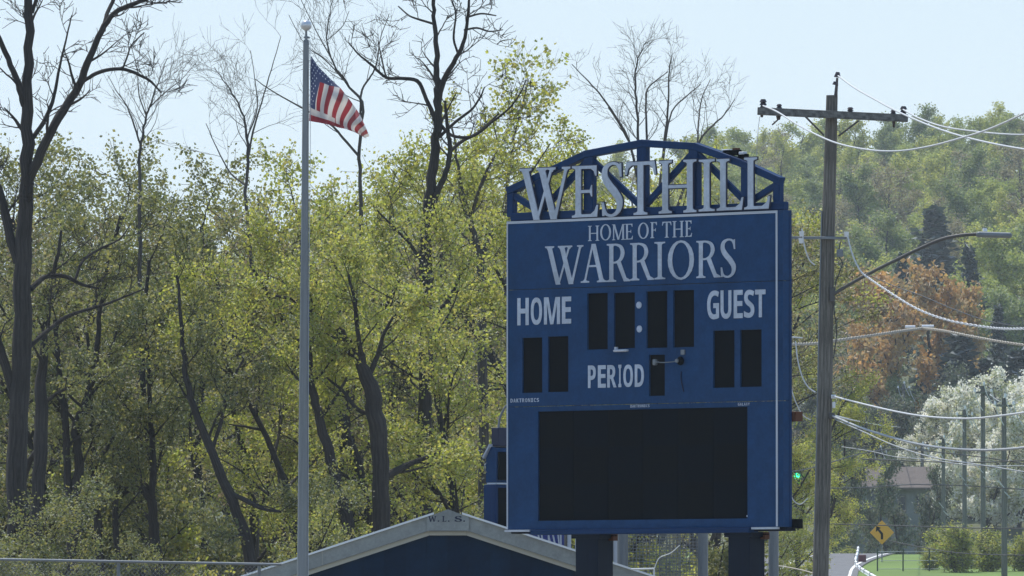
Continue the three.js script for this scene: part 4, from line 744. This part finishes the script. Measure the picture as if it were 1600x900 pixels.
wire('bright wire leaving the inner end of the crossarm near the road', [[1411, 171], [1437, 185], [1475, 198], [1530, 206], [1580, 210], [1630, 210]], 1.8, M.wireLight, DP - 0.18, 122);
wire('thin drop wire hanging straight down from the crossarm end', [[1187, 182], [1184, 210], [1182, 260], [1183, 330]], 0.6, M.wireGrey, DP - 0.1, DP);
wire('pale twisted cable sagging past the street lamp arm', [[1351, 430], [1380, 450], [1430, 481], [1480, 500], [1540, 511], [1580, 514], [1630, 512]], 1.9, M.wireLight, DP - 0.4, 118, null, true);
wire('pale jumper running from the small arm down to the twisted cable', [[1323, 362], [1329, 388], [1337, 410], [1345, 424], [1352, 431]], 1.8, M.wireLight, DP - 0.2, DP - 0.4);
wire('pale jumper looping from the small arm toward the scoreboard side', [[1253, 357], [1256, 380], [1261, 398], [1266, 408], [1273, 414]], 1.8, M.wireLight, DP - 0.2, DP - 0.1);
wire('thin dark wire just above the pale twisted cable', [[1352, 428], [1400, 448], [1440, 462], [1490, 483], [1550, 503], [1630, 516]], 1.0, M.wireDark, DP, 122);
wire('brownish cable bundle rising from the scoreboard to the splice', [[1226, 538], [1270, 537], [1320, 530], [1370, 523], [1410, 517], [1442, 513]], 2.3, M.wireBrown, 150, 158, null, true);
wire('brownish cable bundle descending away from the splice', [[1442, 513], [1475, 517], [1520, 526], [1570, 535], [1630, 543]], 2.1, M.wireBrown, 158, 150, null, true);
{ const T = thing('cable_splice', 'pair of white cable splice sleeves on the brown bundle', 'cable splice', P(1438, 512, 158)), s = 158 / F; for (const [a, b, y] of [[-24, -8, 1], [2, 21, 2]]) part('sleeve', cyl(V(a * s, y * s, 0.03), V(b * s, y * s, 0.03), 2.4 * s, 2.4 * s), M.porcelainWhite, T); }
wire('short pale wire stub beside the scoreboard edge', [[1228, 527], [1240, 527], [1254, 528]], 1.7, M.wireLight, DP, DP);
wire('pale loop dropping from the stub to the utility pole', [[1243, 533], [1247, 565], [1255, 592], [1264, 606], [1274, 613]], 1.6, M.wireLight, DP, DP - 0.1);
wire('thinner pale loop dropping below toward the utility pole', [[1232, 575], [1236, 605], [1245, 632], [1256, 650], [1266, 656]], 1.3, M.wireLight, DP, DP);
wire('thin pale loop hanging near the green traffic signal', [[1234, 766], [1240, 782], [1250, 788], [1262, 779]], 1.2, M.wireLight, DP, DP);
wire('bright cable leaving the white clamp on the utility pole', [[1302, 619], [1340, 629], [1400, 643], [1450, 651], [1510, 654], [1560, 650], [1630, 640]], 2.0, M.wireLight, DP - 0.1, 120);
wire('thick grey cable sagging across in front of the distant poles', [[1301, 650], [1350, 670], [1410, 688], [1460, 698], [1520, 703], [1570, 702], [1630, 696]], 2.6, M.wireGrey, DP - 0.1, 120);
wire('light cable ending at a distant pole above the brown roof', [[1304, 650], [1345, 659], [1380, 665], [1412, 668]], 0.9, M.wireLight, DP, 690);
wire('grey cable passing just below the thick sagging one', [[1304, 655], [1350, 675], [1400, 697], [1460, 715], [1530, 726], [1630, 742]], 1.3, M.wireGrey, DP, 130);
wire('dark cable bowing up and over the brown roof', [[1228, 738], [1260, 733], [1300, 722], [1340, 710], [1380, 703], [1412, 702], [1480, 708], [1560, 718], [1640, 732]], 1.2, M.wireDark, 200, 240);
wire('thin grey cable crossing above the brown roof', [[1315, 698], [1360, 705], [1400, 714], [1450, 718], [1520, 727], [1630, 728]], 1.0, M.wireGrey, 220, 200);
wire('dark cable running level above the brown roof', [[1345, 717], [1400, 719], [1470, 722], [1540, 722], [1630, 718]], 1.2, M.wireDark, 230, 210);
wire('dark cable passing in front of the brown roof', [[1290, 763], [1340, 762], [1390, 759], [1440, 757], [1530, 760], [1640, 768]], 1.0, M.wireDark, 240, 260);
wire('dark level wire crossing in front of the amber sign', [[1270, 818], [1350, 820], [1420, 822], [1520, 825], [1630, 826]], 1.1, M.wireDark, 300, 280);
wire('dark wire lowest above the lawn fence', [[1390, 845], [1440, 855], [1510, 865], [1630, 868]], 1.0, M.wireDark, 300, 280);
wire('pale wire passing low behind the utility pole', [[1216, 884], [1240, 888], [1262, 893], [1280, 899]], 1.3, M.wireBrown, 180, 170);
// ---------------------------------------------------------------- row of distant poles
{
  const spots = [[1569, 420, 622, 'nearest of the row of poles beside the white blossom'], [1536, 465, 603, 'pole with tilted insulators in front of the white blossom'], [1507, 515, 640, 'pole standing between blossom and the brown-roofed house'], [1474, 570, 685, 'pole at the edge of the cream blossom'], [1441, 630, 695, 'slim pole rising in front of the brown-roofed house'], [1412, 690, 600, 'hazy pole with three pale insulators behind the brown roof'], [1392, 760, 590, 'haziest slim pole behind the brown roof'], [1375, 640, 700, 'hazy pole beside the grey wall near the amber sign']];
  spots.forEach(([px, d, top, l], i) => {
    const o = groundAt(px, d), s = d / F, T = thing('distant_pole', 'grey wooden ' + l, 'utility pole', o, 0, 'row of distant poles'), H = P(px, top, d).y - o.y;
    part('pole', new THREE.CylinderGeometry(0.11, 0.15, H + 0.4, 10).translate(0, H / 2 - 0.2, 0), M.woodGrey, T);
    part('crossarm', new THREE.BoxGeometry(1.1, 0.1, 0.1).rotateY(0.9).translate(0, H - 0.35, 0.16), M.woodGrey, T);
    for (const k of [-1, 0.1, 1]) { const c = V(k * 0.42, H - 0.3 + (k === 0.1 ? 0.35 : 0), 0.2); part('insulator', [cyl(c, c.clone().add(V(0, 0.16, 0)), 0.07, 0.04, 8)], M.porcelainWhite, T); part('jumper', tube([c.clone().add(V(0, 0.1, 0)), c.clone().add(V(0.12, -0.4, 0)), c.clone().add(V(0.4, -0.95, 0))], 0.022, 5), M.wireLight, T); }
    if (i < 5) part('lower_bracket', [cyl(V(0, H * 0.52, 0.14), V(-0.3, H * 0.52 + 0.35, 0.14), 0.02, 0.02, 5), cyl(V(0, H * 0.5, 0.14), V(0.28, H * 0.5 - 0.3, 0.14), 0.02, 0.02, 5)], M.wireLight, T);
  });
  wire('far thin wire strung along the row of poles beneath the bright cable', [[1640, 600], [1569, 628], [1536, 612], [1507, 646], [1474, 690], [1441, 700]], 0.8, M.wireGrey, 400, 630);
}
// ---------------------------------------------------------------- fences, backstop, banner
{
  const rail = (px, py, d) => P(px, py, d);
  const d = 118, T = thing('chain_link_fence', 'tall chain link fence with a pale top rail before the thicket', 'fence', groundAt(200, d)), o = T.position;
  const a = P(-60, 873, d).sub(o), b = P(440, 882, d).sub(o), at = (t) => a.clone().lerp(b, t);
  part('top_rail', cyl(a, b, 0.017, 0.017, 8), M.steel, T);
  for (let i = 0; i < 3; i++) { const p = at(0.05 + i * 0.44); part('post', cyl(V(p.x, -0.3, p.z - 0.03), p.clone().add(V(0, -0.02, -0.03)), 0.022, 0.022, 8), M.galv, T); }
  const g = [], n = 76; for (let i = 0; i <= n; i++) for (const s of [-1, 1]) { const p = at(i / n), q = at(Math.min(1, Math.max(0, i / n + s * 0.22))); const len = Math.abs(q.x - p.x); if (len < 0.05) continue; g.push(cyl(p.clone().add(V(0, -0.01, 0.004 * s)), V(q.x, p.y - len * 1.0, p.z + 0.004 * s), 0.0016, 0.0016, 3)); }
  part('wire_mesh', g, M.galv, T).userData.kind = 'stuff';
}
{
  const d = 141, o = groundAt(1030, d), T = thing('backstop', 'chain link ball field backstop on grey pipe posts under the scoreboard', 'backstop', o), q = (px, py) => P(px, py, d).sub(o), s = d / F;
  for (const [x, r] of [[973, 8.6], [1098, 8.2], [1208.5, 8]]) { const t = q(x, 640); part('post', cyl(V(t.x, -0.3, 0), V(t.x, q(x, 700).y, 0), r * s, r * s, 16), M.galv, T); }
  part('top_rail', cyl(q(973, 700).setZ(0.0), q(1208, 700).setZ(0), 0.03, 0.03, 10), M.galv, T);
  const g = [], top = q(0, 705).y;
  for (let x = 984; x <= 1090; x += 5.2) { const p = q(x, 800); g.push(box(p.x - 0.005, p.x + 0.005, 0.05, top, -0.0035, 0.0035)); }
  const l = q(975, 800).x, r = q(1096, 800).x; for (let y = 0.1; y < top; y += 0.05) g.push(box(l, r, y - 0.005, y + 0.005, 0.004, 0.011));
  part('wire_mesh', g, M.galv, T).userData.kind = 'stuff';
  const h = [], l2 = q(1030, 800).x, r2 = q(1064, 800).x; for (let x = 1030; x <= 1064; x += 3) { const p = q(x, 800); h.push(box(p.x - 0.004, p.x + 0.004, 0.05, top - 0.02, 0.05, 0.056)); } for (let y = 0.12; y < top; y += 0.04) h.push(box(l2, r2, y - 0.004, y + 0.004, 0.058, 0.064));
  part('overlap_mesh', h, M.steel, T).userData.kind = 'stuff';
}
{
  const d = 143, o = groundAt(868, d), T = thing('banner', 'navy banner with white lettering hung behind the shed roof', 'banner', o), q = (px, py) => P(px, py, d).sub(o);
  const a = q(822, 830), b = q(882, 900);
  part('cloth', box(a.x, b.x, b.y - 1, a.y + 0.15, -0.02, 0), std({ color: C(0.03, 0.05, 0.22), roughness: 0.8 }), T);
  for (const [x0, y0, x1, y1] of [[841, 834, 845, 846], [846, 834, 851, 850], [857, 836, 862, 842], [857, 838, 860, 856], [864, 836, 872, 856], [872, 834, 876, 856], [876, 832, 877, 862]]) { const p = q(x0, y0), r = q(x1, y1); part('letter_stroke', cyl(V(p.x, p.y, 0.008), V(r.x, r.y - 0.15, 0.008), 0.014, 0.014, 5), M.white, T); }
  const f = thing('white_post_frame', 'narrow white frame of uprights between banner and scoreboard post', 'frame', groundAt(930, 142)), w = (px, py) => P(px, py, 142).sub(f.position);
  for (const [x, wd, m] of [[884, 5, M.wood], [889, 7, M.white], [902, 7, M.white], [953, 4, M.wood], [961.5, 6, M.white]]) { const p = w(x, 780), k = wd * 142 / F / 2; part('upright', box(p.x - k, p.x + k, -0.1, p.y, -0.05, 0.05), m, f); }
  for (const y of [838, 872]) { const p = w(884, y), r = w(966, y + 6); part('cross_rail', box(p.x, r.x, p.y - 0.03, p.y + 0.03, -0.11, -0.055), y > 850 ? M.navy : M.wood, f); }
  const bnch = thing('white_rail', 'short white rail leaning at the shed eave under the scoreboard', 'rail', groundAt(1005, 129)), z = (px, py) => P(px, py, 129).sub(bnch.position);
  part('rail', cyl(z(986, 889.5), z(1023, 888.5), 0.012, 0.012, 8), M.drip, bnch); part('stay', tube([z(1022, 889), z(1030, 872), z(1048, 864), z(1062, 852)], 0.006, 5), M.drip, bnch); part('leg', cyl(z(1022, 889), V(z(1022, 889).x, 0, 0), 0.012, 0.012, 8), M.drip, bnch);
}
// ---------------------------------------------------------------- traffic signal, roadside things, house
{
  const d = 290, s = d / F, o = P(1245, 700, d), T = thing('traffic_signal', 'dark hanging traffic signal showing a green light', 'traffic signal', o), q = (px, py) => P(px, py, d).sub(o);
  const c = q(1245, 744);
  part('housing', rbox(c.x - 0.15, c.x + 0.15, c.y - 0.16, c.y + 0.74, -0.2, 0, 0.03), M.signalBody, T);
  const lens = (y, m, n) => { const g = new THREE.SphereGeometry(0.1, 16, 10); g.scale(1, 1, 0.35); g.translate(c.x, y, 0.01); return part(n, g, m, T); };
  lens(c.y, std({ color: C(0.0, 0.2, 0.12), emissive: C(0.05, 0.9, 0.5), emissiveIntensity: 1.3 }), 'green_lens'); lens(c.y + 0.29, std({ color: C(0.08, 0.05, 0.01), roughness: 0.3 }), 'amber_lens'); lens(c.y + 0.58, std({ color: C(0.08, 0.01, 0.01), roughness: 0.3 }), 'red_lens');
  for (let i = 0; i < 3; i++) { const v = new THREE.CylinderGeometry(0.12, 0.12, 0.2, 16, 1, true, Math.PI * 0.55, Math.PI * 0.9 * 2 - Math.PI * 0.9 + 0.4); v.rotateX(Math.PI / 2); v.translate(c.x, c.y + i * 0.29, 0.1); part('visor', v, std({ color: C(0.02, 0.025, 0.02), roughness: 0.7, side: THREE.DoubleSide }), T); }
  part('hanger', cyl(V(c.x, c.y + 0.74, -0.1), V(c.x, q(1245, 690).y, -0.1), 0.02, 0.02, 8), M.armDark, T);
  const lamp = new THREE.PointLight(C(0.1, 1, 0.6), 0.4, 4); const w = T.localToWorld(V(c.x, c.y, 0.08)); lamp.position.set(c.x, c.y, 0.08); lamp.name = 'signal_light'; lamp.castShadow = true; T.add(lamp);
  wire('span wire carrying the green traffic signal', [[1130, 684], [1190, 689], [1245, 691], [1300, 690], [1370, 684]], 0.7, M.wireDark, d, d);
}
{
  const d = 480, o = groundAt(1378, d), T = thing('warning_sign', 'amber diamond warning sign with a black arrow on a thin post', 'sign', o), c = P(1378, 832, d).sub(o), R = 19 * d / F;
  const g = new RoundedBoxGeometry(R * 1.414, R * 1.414, 0.02, 2, 0.009); g.rotateZ(Math.PI / 4); g.translate(c.x, c.y, 0.06); part('panel', g, M.amber, T);
  part('arrow', [poly([c.x - 0.06, c.y - 0.36], [c.x + 0.06, c.y - 0.36], [c.x + 0.06, c.y - 0.05], [c.x - 0.14, c.y + 0.18], [c.x - 0.22, c.y + 0.1], [c.x - 0.06, c.y - 0.1]), poly([c.x - 0.3, c.y + 0.34], [c.x - 0.32, c.y + 0.02], [c.x - 0.06, c.y + 0.24])].map((s, i) => new THREE.ExtrudeGeometry(s, { depth: 0.006 - i * 0.002, bevelEnabled: false }).translate(0, 0, 0.071)), M.black, T);
  part('post', cyl(V(c.x, -0.3, 0.02), V(c.x, c.y + 0.3, 0.02), 0.03, 0.03, 8), M.galv, T);
}
{
  const pts = [P(1341, 857, 520), P(1339.5, 866, 500), P(1337, 879, 472), P(1342, 887, 460), P(1352, 894, 448), P(1372, 906, 430), P(1400, 925, 412)], o = onGround(pts[2].x, pts[2].z), T = thing('guard_rail', 'bright steel guard rail curving along the climbing road', 'guard rail', o), L = pts.map(p => p.clone().sub(o));
  const c = new THREE.CatmullRomCurve3(L, false, 'centripetal'), up = [];
  const sh = poly([-0.03, -0.2], [0.03, -0.2], [0.05, -0.1], [0.01, 0], [0.05, 0.1], [0.03, 0.2], [-0.03, 0.2]);
  part('beam', [0.06, -0.06].map(k => tube(L.map(p => p.clone().add(V(0, k, 0))), 0.065, 8, 60)), M.drip, T);
  for (let i = 0; i <= 12; i++) { const p = c.getPoint(i / 12), w = p.clone().add(o); part('rail_post', box(p.x - 0.07, p.x + 0.07, ground(w.x, w.z) - o.y - 0.3, p.y + 0.15, p.z - 0.25, p.z - 0.13), M.woodGrey, T); }
  const m = thing('mailbox', 'dark red box on a post by the guard rail', 'mailbox', groundAt(1347, 478)), y = P(1347, 876, 478).y - m.position.y; part('box', rbox(-0.2, 0.2, y - 0.3, y + 0.3, -0.2, 0.2, 0.05), std({ color: C(0.10, 0.02, 0.03), roughness: 0.5 }), m); part('post', cyl(V(0, -0.3, 0), V(0, y - 0.3, 0), 0.06, 0.06, 8), M.wood, m);
}
{
  const T = thing('lawn_fence', 'thin green wire fence on the lawn below the house', 'fence', groundAt(1400, 455)), o = T.position, d = 455;
  for (const x of [1371, 1411, 1452, 1495, 1540, 1585]) { const g0 = groundAt(x, d).sub(o), t = P(x, 858, d).sub(o); part('post', cyl(V(t.x, g0.y - 0.2, 0), V(t.x, t.y, 0), 0.035, 0.035, 8), std({ color: C(0.04, 0.07, 0.04), roughness: 0.7 }), T); }
  for (const y of [862, 876, 889]) part('strand', cyl(P(1371, y, d).sub(o), P(1585, y, d).sub(o), 0.015, 0.015, 5), M.wireGrey, T);
}
{
  const d = 600, o = groundAt(1395, d), s = d / F, T = thing('house', 'grey house with a low brownish roof behind the amber sign', 'house', o), q = (px, py) => P(px, py, d).sub(o);
  const l = q(1332, 800).x, r = q(1452, 800).x, eave = q(0, 762).y, ridge = q(0, 728).y;
  part('wall', box(l, r, -1, eave, -6, 0), M.houseWall, T);
  const rf = new THREE.ExtrudeGeometry(poly([0.6, eave - 0.15], [0.6, eave], [-3, ridge], [-6.6, eave], [-6.6, eave - 0.15], [-3, ridge - 0.2]), { depth: r - l + 0.8, bevelEnabled: false }); rf.rotateY(Math.PI / 2); rf.scale(1, 1, -1);
  const roof = part('roof', (() => { const p = rf.attributes.position; for (let i = 0; i < p.count; i++) { p.setX(i, p.getX(i) + l - 0.4); } rf.computeVertexNormals(); return rf; })(), M.houseRoof, T);
  for (const [x0, y0, x1, y1] of [[1341, 782, 1350, 812], [1381, 775, 1391, 800], [1404, 776, 1414, 800], [1432, 776, 1442, 800]]) { const a = q(x0, y1), b = q(x1, y0), w = part('window', [box(a.x - 0.08, b.x + 0.08, b.y, b.y + 0.09, 0, 0.06), box(a.x - 0.08, b.x + 0.08, a.y - 0.1, a.y, 0, 0.09), box(a.x - 0.08, a.x, a.y, b.y, 0, 0.06), box(b.x, b.x + 0.08, a.y, b.y, 0, 0.06)], M.woodGrey, T); part('pane', box(a.x, b.x, a.y, b.y, 0.002, 0.02), M.glass, w); }
  const a = q(1361, 855), b = q(1373, 765); part('chimney_stack', box(a.x, b.x, a.y, b.y, 0.004, 0.5), std({ color: C(0.10, 0.10, 0.11), roughness: 0.9 }), T);
}
renderer.render(scene, camera);
